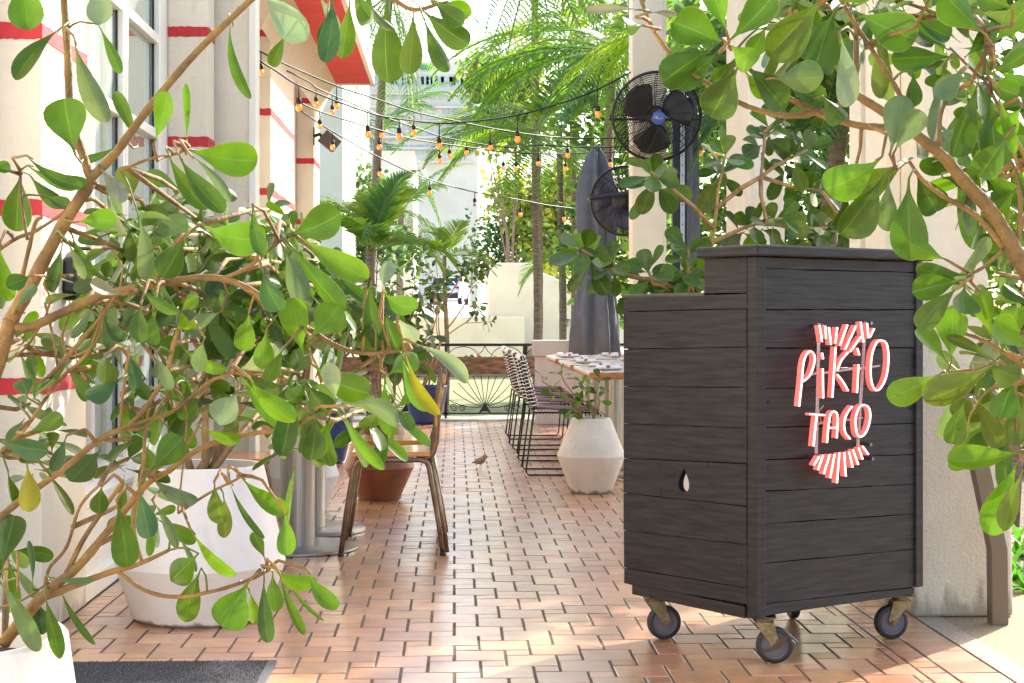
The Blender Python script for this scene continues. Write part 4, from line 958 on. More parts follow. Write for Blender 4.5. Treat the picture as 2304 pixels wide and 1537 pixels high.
for (x0_, x1_, y0_, y1_) in ((1272, 1283, 718, 721), (1276.5, 1279, 718, 735), (1285, 1288, 718, 732), (1295, 1298, 718, 732), (1287, 1296, 732, 735.5)):
    p, q_ = W(x0_, y1_, 33.95), W(x1_, y0_, 33.95); b.box(p.x, q_.x, 33.97, 33.995, p.z, q_.z)
tag(b.build('wall_letters', LET), 'grey letters TU on the white wall beside the grey parasol', 'letters')
# neighbour plain white building
nb = thing('white_building', 'plain white building with small blue windows beyond the red soffit', 'building', (-4, 30, 0))
b = MB(); xr_ = (772-1022)/F*26; b.box(-8+4, xr_+4, -4, 4, 0, (720-190+20)/F*26+2.2); b.build('wall', WW, nb)
for (px, y0_, y1_) in ((783, 362, 385), (797, 360, 385), (810, 350, 372)):
    pass
nb2 = thing('distant_house', 'pale house with narrow blue windows far behind the string lights', 'building', (-3.2, 44, 0))
b = MB(); a, c = W(740, 340, 44), W(930, 600, 44); b.box(a.x-8+3.2, c.x+3.2, 0, 6, 0, a.z); b.build('wall', WW, nb2)
for px in (781, 793, 806, 842):
    p, q_ = W(px, 388, 44), W(px+7, 360, 44); b = MB(); b.box(p.x+3.2, q_.x+3.2, -.03, .05, p.z, q_.z); b.build('window', M('blue grey window', '5a6f8c', .2), nb2)
# hotel tower
tw = thing('apartment_tower', 'pale high rise tower with rows of small windows and balconies far away', 'building', (-20, 150, 0))
a, c = W(590, 140, 150), W(1075, 140, 150); b = MB(); TWM = M('pale tower concrete', 'e8dfcf', .8, col2='dcd2c0', nscale=.3)
b.box(a.x+20, c.x+20, 0, 20, 0, a.z); b.box(a.x+24, c.x+8, 3, 14, a.z, a.z+2.2); b.build('wall', TWM, tw)
WGM = M('tower window glass', 'aeb9bf', .4, col2='c2c8ca', nscale=1)
random.seed(9)
for row, py in enumerate((178, 182, 212, 245, 280, 305, 335)):
    px = 775; 
    zr = W(900, py, 150).z
    b = MB(); b.box(a.x+20.5, c.x+19.6, -.55, -.01, zr-1.35, zr-1.15); b.build('balcony', TWM, tw)
    while px < 1062:
        w_ = random.choice((7, 14, 18)); p = W(px, py, 150); b = MB(); b.box(p.x+20, p.x+20+w_/F*150, -.06, .1, p.z-.55, p.z+.35); b.build('window', WGM, tw); px += w_+random.choice((4, 5, 12))
b = MB(); p, q_ = W(945, 155, 149), W(972, 144, 149); b.box(p.x+20, q_.x+20, -.5, -.3, p.z, q_.z); b.build('green_panel', M('green panel', '3f9a5c', .6), tw)
# car
cg_ = W(1012, 686, 95); car = thing('parked_car', 'white car seen from behind, parked up the sloping driveway', 'car', (cg_.x, cg_.y, cg_.z)); car.rotation_euler = (0, 0, R(-8))
CARP_ = M('white car paint', 'e6e8ec', .25, spec=.8, coat=.5); TINT = M('tinted glass', '1d2430', .1, spec=.8); RED_ = M('red tail lamp', 'a01420', .3)
b = MB(); b.prism([(-2.2, .35), (-2.25, .75), (-2.15, 1.0), (-1.9, 1.1), (-1.45, 1.58), (.5, 1.64), (1.2, 1.12), (2.2, .95), (2.35, .6), (2.3, .35)], lambda u, v, t: V((t, u, v)), -.9, .9); b.build('body', CARP_, car, bevel=.09)
b = MB(); b.prism([(-1.93, 1.13), (-1.5, 1.53), (-1.47, 1.53), (-1.9, 1.13)], lambda u, v, t: V((t, u-.03, v)), -.7, .7); b.build('rear_window', TINT, car)
for s in (-1, 1):
    b = MB(); b.box(s*.9-.01, s*.9+.01, -1.4, 1.0, 1.12, 1.5); b.build('side_window', TINT, car)
    b = MB(); b.prism([(s*.55, .95), (s*.88, .88), (s*.9, 1.06), (s*.6, 1.03)], lambda u, v, t: V((u, t, v)), -2.29, -2.1); b.build('tail_lamp', RED_, car)
    for y_ in (-1.4, 1.45):
        w = bpy.data.objects.new('wheel', None); link(w, car); w.location = (s*.82, y_, .34)
        b = MB(); b.lathe([(.2, -.11), (.33, -.11), (.34, -.06), (.34, .06), (.33, .11), (.2, .11)], (0, 0, 0), 24, M=Matrix.Rotation(R(90), 3, 'Y')); b.build('tyre', DARK, w, smooth=True)
        b = MB(); b.lathe([(.0, -.112), (.2, -.115), (.2, .115), (0, .112)], (0, 0, 0), 12, M=Matrix.Rotation(R(90), 3, 'Y'), capb=False); b.build('rim', ALU, w)
b = MB(); b.box(-.8, .8, -2.27, -2.1, .35, .66); b.build('bumper', DARK, car, bevel=.03)
b = MB(); b.box(-.26, .26, -2.29, -2.275, .70, .82); b.build('number_plate', FRAME, car)
# ------------------------------------------------------------------ vegetation builders
def vary(c, k=.2):
    f = random.uniform(1-k, 1+k); return (c[0]*f*random.uniform(.9, 1.12), c[1]*f, c[2]*f*random.uniform(.85, 1.15), 1)
GP = {'g': (.052, .110, .006), 'b': (.092, .190, .005), 'd': (.040, .084, .006), 'o': (.080, .118, .010), 'u': (.095, .145, .058), 'p': (.19, .25, .16), 'r': (.16, .16, .11), 'y': (.20, .19, .01), 't': (.040, .092, .030)}
WPR = [(0, .06), (.09, .07), (.18, .13), (.30, .36), (.44, .68), (.58, .91), (.70, 1.0), (.81, .98), (.90, .82), (.96, .56), (.99, .3), (1.0, .1)]
def leaf(mb, P0, P1, w, nrm, bow=0, col=(.1, .2, .03, 1), cup=.12, curl=0):
    """obovate leaf from P0 to P1, width w; bow = sideways/vertical sag vector"""
    ax = P1-P0; L_ = ax.length
    if L_ < 1e-6: return
    a = ax/L_; n = (nrm-a*nrm.dot(a)); n = n.normalized() if n.length > 1e-4 else a.orthogonal().normalized(); s = a.cross(n)
    bowv = bow if isinstance(bow, Vector) else s*bow*L_
    base = len(mb.v); m = 5
    for t, f in WPR:
        c = P0+ax*t+bowv*(4*t*(1-t))*.5+n*(curl*L_*t*t)
        for j in range(m):
            q = (j/(m-1)-.5)*2; ww = w*.5*f
            mb.v.append(c+s*(ww*q)+n*(ww*abs(q)**1.4*cup*2)); mb.uv.append((q, t)); mb.col.append(col)
    for i in range(len(WPR)-1):
        for j in range(m-1):
            k = base+i*m+j; mb.f.append((k, k+1, k+m+1, k+m))
def rv(k=1): return V((random.gauss(0, k), random.gauss(0, k), random.gauss(0, k)))
def newleafmb():
    b = MB(); b.uv = []; b.col = []; return b
def rosette(mb, P, ax, n, L_, W_, spread=(55, 115), cols='ggbdou', droop=.18):
    ax = ax.normalized(); o = ax.orthogonal().normalized(); p = ax.cross(o)
    ph = random.uniform(0, 6.28)
    for i in range(n):
        a = ph+i*2.4; el = R(spread[0]+(spread[1]-spread[0])*(i/max(1, n-1))*random.uniform(.85, 1.1)); l = L_*random.uniform(.72, 1.15)
        d = (ax*math.cos(el)+(o*math.cos(a)+p*math.sin(a))*math.sin(el)).normalized()
        st = P-ax*(.012*i*L_/.12); tip = st+d*l+V((0, 0, -droop*l))
        nn = (ax*.8+rv(.25)).normalized()
        leaf(mb, st, tip, W_*random.uniform(.8, 1.15)*l/L_, nn, bow=V((0, 0, random.uniform(-.02, .14)*l)), col=vary(GP[random.choice(cols)], .22), cup=random.uniform(.05, .3))
def shrub(mb_leaf, mb_st, P, d, L_, r, depth, leafL, leafW, nch=3, cols='ggbdou', spread_=.55, box=None, nl=9):
    pts = [P]; dd = d.normalized(); seg = 5
    for i in range(seg):
        dd = (dd+rv(.11)+V((0, 0, .05))).normalized(); pts.append(pts[-1]+dd*L_/seg)
    mb_st.tube(pts, [r*(1-.35*i/seg) for i in range(seg+1)], 6)
    if depth == 0:
        rosette(mb_leaf, pts[-1], dd, nl, leafL, leafW, cols=cols)
        if random.random() < .6:
            q = pts[-2]; 
            for _ in range(3): 
                e = (rv(1)-V((0, 0, .2))).normalized(); leaf(mb_leaf, q, q+e*leafL, leafW, rv(1).normalized(), col=vary(GP[random.choice(cols)]))
        return
    k = nch if random.random() < .7 else nch-1
    ph = random.uniform(0, 6.28); o = dd.orthogonal().normalized(); p = dd.cross(o)
    for i in range(k):
        a = ph+i*6.28/k; nd = (dd+(o*math.cos(a)+p*math.sin(a))*spread_*random.uniform(.7, 1.3)).normalized()
        shrub(mb_leaf, mb_st, pts[-1], nd, L_*random.uniform(.6, .85), r*.62, depth-1, leafL, leafW, nch, cols, spread_, box, nl)
def frond(mb, P, az, el, L_, n=36, ll=.42, lw=.028, droop=.9, col=(.08, .2, .03), hang=.35, rach=None):
    d = V((math.cos(az)*math.cos(el), math.sin(az)*math.cos(el), math.sin(el))); side0 = V((-math.sin(az), math.cos(az), 0))
    p = V(P); st = L_/n; base = []
    for i in range(n+1):
        t = i/n; base.append((p.copy(), d.copy(), t)); p = p+d*st; d = (d+V((0, 0, -droop*st/L_*(.4+1.6*t)))).normalized()
    if rach is not None:
        pts = [q for q, _, _ in base[::3]]+[base[-1][0]]
        rach.tube(pts, [.014*(1-.85*i/(len(pts)-1))*L_/2 for i in range(len(pts))], 4)
    tw = random.uniform(-.25, .25)
    for q, dd, t in base:
        if t < .12: continue
        l = ll*math.sin(math.pi*(.12+.86*t)**.8)*random.uniform(.85, 1.1)
        if l < .03: continue
        sd_ = dd.cross(V((0, 0, 1))); sd_ = sd_.normalized() if sd_.length > .05 else side0; u = sd_.cross(dd)
        for s in (-1, 1):
            sv = sd_*s
            e = (sv*.85+dd*(.55+.5*t)+u*(.25+s*tw)+rv(.05)).normalized()
            c = vary(col, .22); b0 = len(mb.v); pp = q.copy(); wv = (dd*.8+u*.2*s).normalized()
            K = 4
            for k in range(K+1):
                f = (.55, 1, .9, .6, .04)[k]
                mb.v += [pp-wv*lw*.5*f, pp+wv*lw*.5*f+u*lw*.25*f]; mb.uv += [(-1, k/K), (1, k/K)]; mb.col += [c, c]
                pp = pp+e*l/K; e = (e+V((0, 0, -hang*(.5+k*.35)))).normalized()
            for k in range(K): j = b0+2*k; mb.f.append((j, j+1, j+3, j+2))
def palm(base, crown, label, nf=14, L_=2.0, r=.06, cols=((.10, .24, .03),), group=None, azr=None, el=(-10, 75), ll=.42, lw=.028, hang=.35, droop=1.1, n=36, name='palm_tree', trunk=True, azs=None):
    t = thing(name, label, 'palm tree', base, 0, group); c = V(crown)-V(base)
    if trunk:
        b = MB(); K = 26; pts = []; rr = []
        for i in range(K+1):
            u = i/K; pts.append(V((c.x*u**1.4+.02*math.sin(u*5), c.y*u, c.z*u))); rr.append(r*(1.25-.35*u)*(1.06 if i % 2 else .97))
        b.tube(pts, rr, 10); b.build('trunk', GBARK, t, smooth=True)
    mb = newleafmb(); ra = MB()
    for i in range(nf):
        az = (azs[i % len(azs)] if azs else (azr[0]+(azr[1]-azr[0])*random.random() if azr else 2.4*i+random.uniform(-.2, .2))); e = R(el[0]+(el[1]-el[0])*((i*.618) % 1))
        frond(mb, c+rv(.02), az, e, L_*random.uniform(.8, 1.1), n, ll, lw, droop*random.uniform(.8, 1.3), random.choice(cols), hang, ra)
    mb.build('crown', PALM, t, smooth=True); ra.build('rachis', M('green palm stalk', '8a9a4c', .6) if 'green palm stalk' not in bpy.data.materials else bpy.data.materials['green palm stalk'], t, smooth=True)
    return t
def cloud_tree(base, blobs, nleaf, size, label, cols, name='tree', cat='tree', trunk=.032, shell=.55, aspect=.75, group=None, kind=None, mat=BUSH):
    t = thing(name, label, cat, base, 0, group); B0 = V(base); mb = newleafmb(); tr = MB()
    tot = sum(r**2 for _, r in blobs)
    for c, r in blobs:
        c = V(c)-B0
        if trunk:
            m_ = c*.5+V((random.uniform(-.1, .1)*r, 0, -.1*r)); tr.tube([V((0, 0, 0)), V((c.x*.15, c.y*.15, c.z*.45)), m_.lerp(c, .5), c], [trunk, trunk*.8, trunk*.45, trunk*.15], 6)
            for _ in range(7): q = c+rv(.45)*r; tr.tube([c.lerp(V((0, 0, c.z*.5)), .15), (c+q)/2+rv(.06)*r, q], [trunk*.3, trunk*.16, trunk*.05], 4)
        nc = max(6, int(nleaf*r*r/tot/14))
        for _ in range(nc):
            dv = rv(1).normalized()*r*(shell+(1-shell)*random.random())*random.uniform(.75, 1.12); dv.z *= .85; cc = c+dv; base_c = random.choice(cols); kk = random.uniform(.7, 1.3)
            for _ in range(14):
                q = cc+rv(size*1.3); a = rv(1).normalized(); n_ = (V((0, 0, .6))+rv(.7)).normalized(); s = a.cross(n_); s = s.normalized() if s.length > .01 else V((1, 0, 0)); a = n_.cross(s)
                l = size*random.uniform(.6, 1.25); w = l*aspect*.5; i0 = len(mb.v)
                mb.v += [q, q+a*l*.35+s*w, q+a*l*.8+s*w*.8, q+a*l, q+a*l*.8-s*w*.8, q+a*l*.35-s*w]; cl = vary((base_c[0]*kk, base_c[1]*kk, base_c[2]*kk), .15)
                mb.col += [cl]*6; mb.uv += [(0, 0), (1, .3), (.8, .8), (0, 1), (-.8, .8), (-1, .3)]; mb.f.append((i0, i0+1, i0+2, i0+3, i0+4, i0+5))
    mb.build('foliage', mat, t)
    if trunk: tr.build('trunk', GBARK, t, smooth=True)
    if kind: t['kind'] = kind
    return t
# ------------------------------------------------------------------ palms and trees behind the terrace
random.seed(31)
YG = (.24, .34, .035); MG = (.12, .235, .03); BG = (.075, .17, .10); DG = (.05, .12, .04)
def gp(px, d): p = W(px, 720, d); p.z = -.08; return p
palm(gp(1206, 21), W(1207, 300, 21), 'palm with a straight slim trunk rising just left of the grey parasol', 17, 2.1, .047, (YG, MG, MG), el=(-40, 70), ll=.5, lw=.036, hang=.15)
palm(gp(1264, 24), W(1262, 290, 24), 'second slim palm whose trunk stands between the first palm and the parasol', 15, 2.2, .05, (MG, MG, YG), el=(-45, 60), ll=.5, lw=.036, hang=.45)
palm(gp(1265, 23), W(1262, 560, 23), 'young palm with drooping spiky fronds at the foot of the slim palms', 6, .9, .03, (YG, MG), el=(-60, 10), ll=.3, lw=.015, hang=.2, trunk=False, name='young_palm')
palm(gp(842, 19.2), W(835, 560, 19.2), 'low bushy feather palm behind the blue pot', 18, 1.25, .05, (YG, YG, MG), el=(20, 80), ll=.4, lw=.038, hang=.15, droop=1.5)
palm(gp(1003, 19.4), W(1004, 575, 19.4), 'small young palm with a curved slim trunk near the railing', 8, .75, .026, (YG, YG), el=(10, 75), ll=.24, lw=.02, hang=.05)
palm(gp(1210, 22.5), W(1205, -120, 22.5), 'tall palm whose long fronds hang into the top centre of the view', 16, 2.9, .05, (MG, MG, YG, BG), el=(-60, 15), ll=.6, lw=.038, hang=.5, droop=1.0, azs=[R(a) for a in (235, 250, 265, 280, 300, 320, 340, 10, 30, 60)])
palm(gp(1290, 26), W(1290, 60, 26), 'palm with yellow green fronds rising behind the lamps and parasol', 20, 2.6, .05, (YG, YG, MG), el=(-60, 60), ll=.6, lw=.036, hang=.18)
palm(gp(1345, 19), W(1385, 120, 19.5), 'dense palm filling the gap left of the fan column', 18, 2.3, .06, (MG, YG, MG, BG), el=(-55, 65), ll=.55, lw=.038, hang=.5)
palm(gp(820, 26), W(880, -20, 26), 'tall palm hanging blue green fronds beside the red soffit', 12, 2.5, .07, (BG, MG), el=(-75, 0), ll=.55, lw=.026, hang=.5)
palm(gp(1700, 17.5), W(1620, 40, 17.5), 'palm seen through the gap between the two cream columns', 16, 2.2, .07, (YG, MG), el=(-50, 50), ll=.55, lw=.038, hang=.5)
palm(gp(1815, 14.5), W(1930, 60, 14.5), 'blue green palm behind the right hand columns', 18, 2.1, .08, (BG, BG, MG), el=(-60, 40), ll=.6, lw=.038, hang=.35)
palm(gp(2330, 12.5), W(2340, 330, 12.5), 'palm beyond the stucco pier at the right edge', 13, 1.3, .08, (BG, MG), el=(-60, 40), ll=.55, lw=.038, hang=.4)
palm(gp(840, 50), W(850, 310, 50), 'distant blue green palm in front of the pale tower', 18, 3.6, .14, (BG,), el=(-40, 60), ll=.9, lw=.07, hang=.4, n=26)
palm(gp(895, 42), W(905, 470, 42), 'distant small palm beneath the string lights', 12, 2.0, .09, (BG, DG), el=(-30, 60), ll=.6, lw=.05, hang=.4, n=24)
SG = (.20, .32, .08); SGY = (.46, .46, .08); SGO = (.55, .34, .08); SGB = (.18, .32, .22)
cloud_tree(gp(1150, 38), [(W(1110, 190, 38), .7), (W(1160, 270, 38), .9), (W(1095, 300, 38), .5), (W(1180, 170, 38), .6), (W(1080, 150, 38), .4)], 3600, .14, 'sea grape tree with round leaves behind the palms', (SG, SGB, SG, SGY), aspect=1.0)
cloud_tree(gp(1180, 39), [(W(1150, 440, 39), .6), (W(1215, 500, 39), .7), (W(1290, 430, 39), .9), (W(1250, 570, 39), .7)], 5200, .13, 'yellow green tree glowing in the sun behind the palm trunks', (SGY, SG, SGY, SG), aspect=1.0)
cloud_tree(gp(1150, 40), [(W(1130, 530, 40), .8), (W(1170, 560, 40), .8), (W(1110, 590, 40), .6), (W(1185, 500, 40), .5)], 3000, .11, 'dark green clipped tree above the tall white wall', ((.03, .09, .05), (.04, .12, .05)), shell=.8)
cloud_tree(gp(830, 30), [(W(800, 430, 30), .6), (W(780, 520, 30), .9), (W(850, 560, 30), .7)], 2200, .13, 'blue green shrub mass beside the plain white building', (BG, DG), name='shrub', cat='shrub')
cloud_tree(gp(1500, 24), [(W(1440, 120, 24), 1.2), (W(1440, 380, 24), 1.1), (W(1560, 250, 24), 1.2), (W(1480, 600, 24), 1.2), (W(1380, 250, 24), .9), (W(1360, 560, 24), .9)], 5000, .15, 'large leafy tree behind the fan column', (MG, SG, DG, YG))
cloud_tree(gp(1900, 17), [(W(1620, 500, 17), .8), (W(1850, 200, 17), 1.1), (W(1800, 450, 17), 1.0), (W(1950, 520, 17), .9), (W(2000, 120, 17), .9), (W(1660, 150, 17), .8)], 6000, .12, 'leafy tree behind the right hand columns', (BG, MG, DG, SG))
cloud_tree(gp(2280, 9), [(W(2280, 560, 9.5), .32), (W(2330, 420, 9.5), .5), (W(2290, 700, 9.5), .3), (W(2350, 850, 9.5), .5)], 3600, .05, 'bright hedge shrub beyond the stucco pier', (YG, MG, YG), name='shrub', cat='shrub')
cloud_tree((5.2, 13.0, 0), [((3.7, 12.0, 4.3), 1.35), ((4.6, 13.8, 4.9), 1.7), ((3.4, 14.6, 3.8), 1.4)], 9000, .16, 'tree added to shade the walkway, off to the right beyond the pier', (MG, DG))  # added tree, crown placed to block sun from the walkway floor
# strap leaved plants beyond the pier
random.seed(4)
for i, (px, py, d) in enumerate(((2290, 1280, 6.9), (2330, 1380, 6.6), (2300, 1180, 7.6))):
    g = W(px, 1400, d); g.z = -.05; t = thing('strap_leaf_plant', ('low green strap leaved plant at the pier foot, closest to the paving', 'low green strap leaved plant at the very right edge', 'low green strap leaved plant farther behind the pier')[i], 'plant', g); mb = newleafmb()
    for k in range(46):
        a = random.uniform(0, 6.28); l = random.uniform(.25, .45); e = random.uniform(.4, 1.3); c = vary((.07, .22, .03), .3); d_ = V((math.cos(a)*math.cos(e), math.sin(a)*math.cos(e), math.sin(e))); p = rv(.03); p.z = 0; s_ = V((-math.sin(a), math.cos(a), 0)); b0 = len(mb.v)
        for q in range(7):
            w = .013*(1-(q/6)**2)+.0005; mb.v += [p-s_*w, p+s_*w]; mb.uv += [(-1, q/6), (1, q/6)]; mb.col += [c, c]; p = p+d_*l/6; d_ = (d_+V((0, 0, -.28))).normalized()
        for q in range(6): j = b0+2*q; mb.f.append((j, j+1, j+3, j+2))
    mb.build('leaves', PALM, t, smooth=True)
# ------------------------------------------------------------------ potted clusia shrubs, mid distance
CL = M('tan clusia stem', '80643f', .75, col2='a4865a', nscale=20, bump=.4, bscale=120)
def clusia(base, stems, label, leafL, leafW, depth=2, cols='ggbdou', nch=3, L0=.5, r=.016, nl=9, nseed=1, name='potted_shrub'):
    random.seed(nseed); t = thing(name, label, 'shrub', base); ml, ms = newleafmb(), MB()
    for d, l in stems: shrub(ml, ms, V((random.uniform(-.03, .03), random.uniform(-.03, .03), -.03)), V(d), l, r, depth, leafL, leafW, nch, cols, .6, nl=nl)
    ml.build('foliage', LEAF, t, smooth=True); ms.build('stems', CL, t, smooth=True); return t
clusia((gP2.x, gP2.y, .54), [((.1, .1, 1), .45), ((-.3, .1, 1), .36), ((.5, 0, 1), .40), ((.15, -.3, 1), .34), ((.35, .3, .8), .45), ((.7, -.1, .75), .40)], 'bushy round leaved shrub growing from the large white planter', .10, .056, 2, 'gbgbuug', nseed=5, L0=.5, nl=11)
clusia((gP3.x, gP3.y, .45), [((.0, .1, 1), .5), ((.45, 0, 1), .42), ((-.45, .1, 1), .42), ((.1, -.3, .9), .38), ((.6, -.2, .6), .36), ((-.2, -.2, 1), .42)], 'round leaved shrub in the smaller white planter behind the steel table', .105, .055, 2, 'gbuug', nseed=8, nl=8)
clusia((gP4.x, gP4.y, .43), [((.1, 0, 1), .42), ((.5, 0, .9), .34), ((-.4, 0, 1), .40), ((-.1, -.3, .8), .36)], 'round leaved shrub in the terracotta brown planter', .10, .05, 2, 'gbuug', nseed=12, nl=8)
clusia((gP6.x, gP6.y, .4), [((.15, 0, 1), .7), ((-.1, 0, 1), .6), ((.3, .1, 1), .55)], 'open branched shrub in the navy pot by the railing', .11, .055, 2, 'gutt', nseed=15, r=.013)
clusia((gP7.x, gP7.y, .4), [((.2, 0, 1), .5), ((-.3, 0, 1), .5)], 'shrub in the navy pot behind the terracotta planter', .11, .055, 2, 'gutd', nseed=16)
# small plant in the beige pot : explicit rosettes
def twig_plant(base, label, twigs, leafL, leafW, d, r=.006, cols='gbgb', nl=7, name='potted_shrub', seed=3, face=.3):
    random.seed(seed); t = thing(name, label, 'shrub', base); ml, ms = newleafmb(), MB(); B0 = V(base)
    for tw in twigs:
        P = [W(x, y, d+dz)-B0 for x, y, dz in tw[0]]
        ms.tube(P, [r*(1-.5*i/(len(P)-1)) for i in range(len(P))], 6)
        if tw[1]: rosette(ml, P[-1], (P[-1]-P[-2]).normalized()*.6+V((-ST, -CT, .25))*face, tw[1] if tw[1] > 1 else nl, leafL, leafW, cols=cols, spread=(45, 105))
    ml.build('foliage', LEAF, t, smooth=True); ms.build('stems', CL, t, smooth=True); return t
twig_plant((gP5.x, gP5.y, .44), 'small plant with bright oval leaves in the beige diamond planter',
    [([(1310, 945, 0), (1290, 915, 0), (1262, 890, -.1), (1242, 885, -.1)], 6), ([(1312, 945, 0), (1295, 905, 0), (1250, 875, .05), (1222, 860, .1), (1219, 846, .1)], 3), ([(1310, 945, .05), (1300, 900, .1), (1270, 860, .1), (1262, 840, .1)], 6),
     ([(1337, 945, 0), (1325, 900, 0), (1308, 860, -.05)], 8), ([(1337, 945, 0), (1340, 900, .05), (1345, 870, .05), (1350, 855, .1)], 7), ([(1336, 940, -.03), (1318, 905, -.1), (1306, 895, -.1)], 6), ([(1335, 945, .1), (1350, 905, .1), (1345, 890, .1)], 5), ([(1312, 945, .0), (1295, 925, -.1), (1285, 920, -.15)], 4)], .085, .042, 10.35, r=.007)
PB = V((gP8.x, gP8.y, .48)); DP = 7.7
twig_plant(tuple(PB), 'leafy shrub rising behind the black host stand between the columns',
  [([(1590, 660, .1), (1601, 552, 0), (1612, 470, 0), (1616, 430, .0), (1632, 349, 0)], 12), ([(1606, 515, 0), (1560, 465, -.1), (1495, 411, -.2), (1464, 386, -.25)], 13),
   ([(1613, 467, 0), (1665, 425, .05), (1712, 398, .1), (1722, 300, .15)], 12), ([(1665, 425, 0), (1712, 398, .1), (1750, 370, .15), (1817, 337, .2)], 13), ([(1712, 398, .1), (1712, 440, .05), (1725, 495, .0), (1760, 491, .0)], 12),
   ([(1725, 500, 0), (1790, 515, .1), (1862, 512, .1)], 12), ([(1570, 680, 0), (1500, 640, -.1), (1380, 610, -.2), (1310, 562, -.3)], 12), ([(1400, 620, -.2), (1385, 600, -.25), (1373, 578, -.25)], 13), ([(1500, 640, -.1), (1470, 640, -.2), (1460, 610, -.2)], 12),
   ([(1560, 670, 0), (1548, 610, -.1), (1549, 560, -.1)], 12), ([(1540, 680, 0), (1550, 640, -.1), (1552, 612, -.15)], 11), ([(1600, 545, 0), (1680, 510, .1), (1700, 505, .1)], 10), ([(1712, 398, .2), (1780, 420, .2), (1850, 430, .25)], 12), ([(1850, 430, .2), (1890, 490, .2), (1905, 530, .2)], 11), ([(1718, 300, .2), (1760, 260, .2)], 11), ([(1520, 660, .0), (1500, 650, .0)], 11)],
  .155, .078, DP, r=.012, cols='gggguodb', nl=9, seed=77, name='leafy_shrub', face=1.1)
SHOOT = M('green young shoot', '45591c', .5, col2='6b6a2e', nscale=12, bump=.2, bscale=120)
# ------------------------------------------------------------------ the two near framing plants, leaf by leaf
def framing(name, label, base, D, branches, leaves, extra, r0, seed, zjit=.12):
    random.seed(seed); t = thing(name, label, 'shrub', base); B0 = V(base); ml, ms = newleafmb(), MB(); k = D/F; camv = V((-ST, -CT, .12)).normalized(); BS = []; SH = []
    for pts, ra, rb in branches:
        P = []
        for i, p in enumerate(pts): P.append(W(p[0], p[1], D+(p[2] if len(p) > 2 else 0))-B0)
        Q = []
        for i in range(len(P)-1):
            p0, p1, p2, p3 = P[max(i-1, 0)], P[i], P[i+1], P[min(i+2, len(P)-1)]
            for q in range(6): u = q/6; Q.append(.5*((2*p1)+(p2-p0)*u+(2*p0-5*p1+4*p2-p3)*u*u+(3*p1-p0-3*p2+p3)*u**3))
        Q.append(P[-1]); n = len(Q); rr = []
        for i in range(n): rr.append((ra+(rb-ra)*i/(n-1))*k*.42*(1.0+(.10 if i % 4 == 0 else 0)+random.uniform(-.02, .02)))
        ms.tube(Q, rr, 9); BS.extend(Q)
        for _ in range(int(n/5)):   # leaf scars
            i = random.randrange(n); d_ = rv(1).normalized(); ms.tube([Q[i], Q[i]+d_*rr[i]*1.5], [rr[i]*.35, rr[i]*.12], 4)
    samples = []
    for L_ in leaves:
        (x0, y0), (x1, y1), w, c = L_[:4]; bw = L_[4] if len(L_) > 4 else random.uniform(-.06, .06)
        dz = random.uniform(-zjit, zjit*.6); d1 = dz+random.uniform(-.035, .035)
        w3 = w*k*1.08; n = (camv+rv(.27)).normalized()
        A_ = W(x0, y0, D+dz)-B0; nb_ = min(BS, key=lambda q: (q-A_).length_squared)
        if .004 < (nb_-A_).length < .2:
            E_ = W(x1, y1, D+d1)-B0; mid_ = (nb_+A_)/2+(A_-E_).normalized()*(nb_-A_).length*.18
            sh = MB(); SH.append(sh) if (len(SH) < 95 and (nb_-A_).length < .08) else None; (sh if (nb_-A_).length < .08 and len(SH) < 95 else ms).tube([nb_, nb_.lerp(mid_, .5)+V((0, 0, .002)), mid_, A_, A_.lerp(E_, .12)], [.0021, .0020, .0018, .0016, .0009] if (nb_-A_).length < .08 else [.0036, .0032, .0027, .0020, .0010], 5)
        leaf(ml, A_, W(x1, y1, D+d1)-B0, w3, n if c not in 'up' or random.random() < .3 else -n, bow=bw, col=vary(GP[c], .12), cup=random.uniform(.08, .34)*(1 if random.random() < .65 else -1), curl=random.uniform(-.2, .2))
    for (x, y, dz, n, l) in extra:
        for _e in range(2):
          x2, y2 = x+random.uniform(-45, 45), y+random.uniform(-45, 45); A0 = W(x2, y2, D+dz+random.uniform(0, .15))-B0; nb_ = min(BS, key=lambda q: (q-A0).length_squared); ms.tube([nb_, (nb_+A0)/2+rv(.012), A0], [.0045, .004, .003], 6); rosette(ml, A0, (camv*.7+rv(.5)+V((0, 0, .3))+(A0-nb_).normalized()*.5).normalized(), n+1, l*k*1.2, l*k*.42, cols='ggbodub', spread=(35, 105), droop=.35)
    ml.build('foliage', LEAF, t, smooth=True); ms.build('branches', BARK, t, smooth=True); [sh_.build('shoot', SHOOT, t, smooth=True) for sh_ in SH]; return t
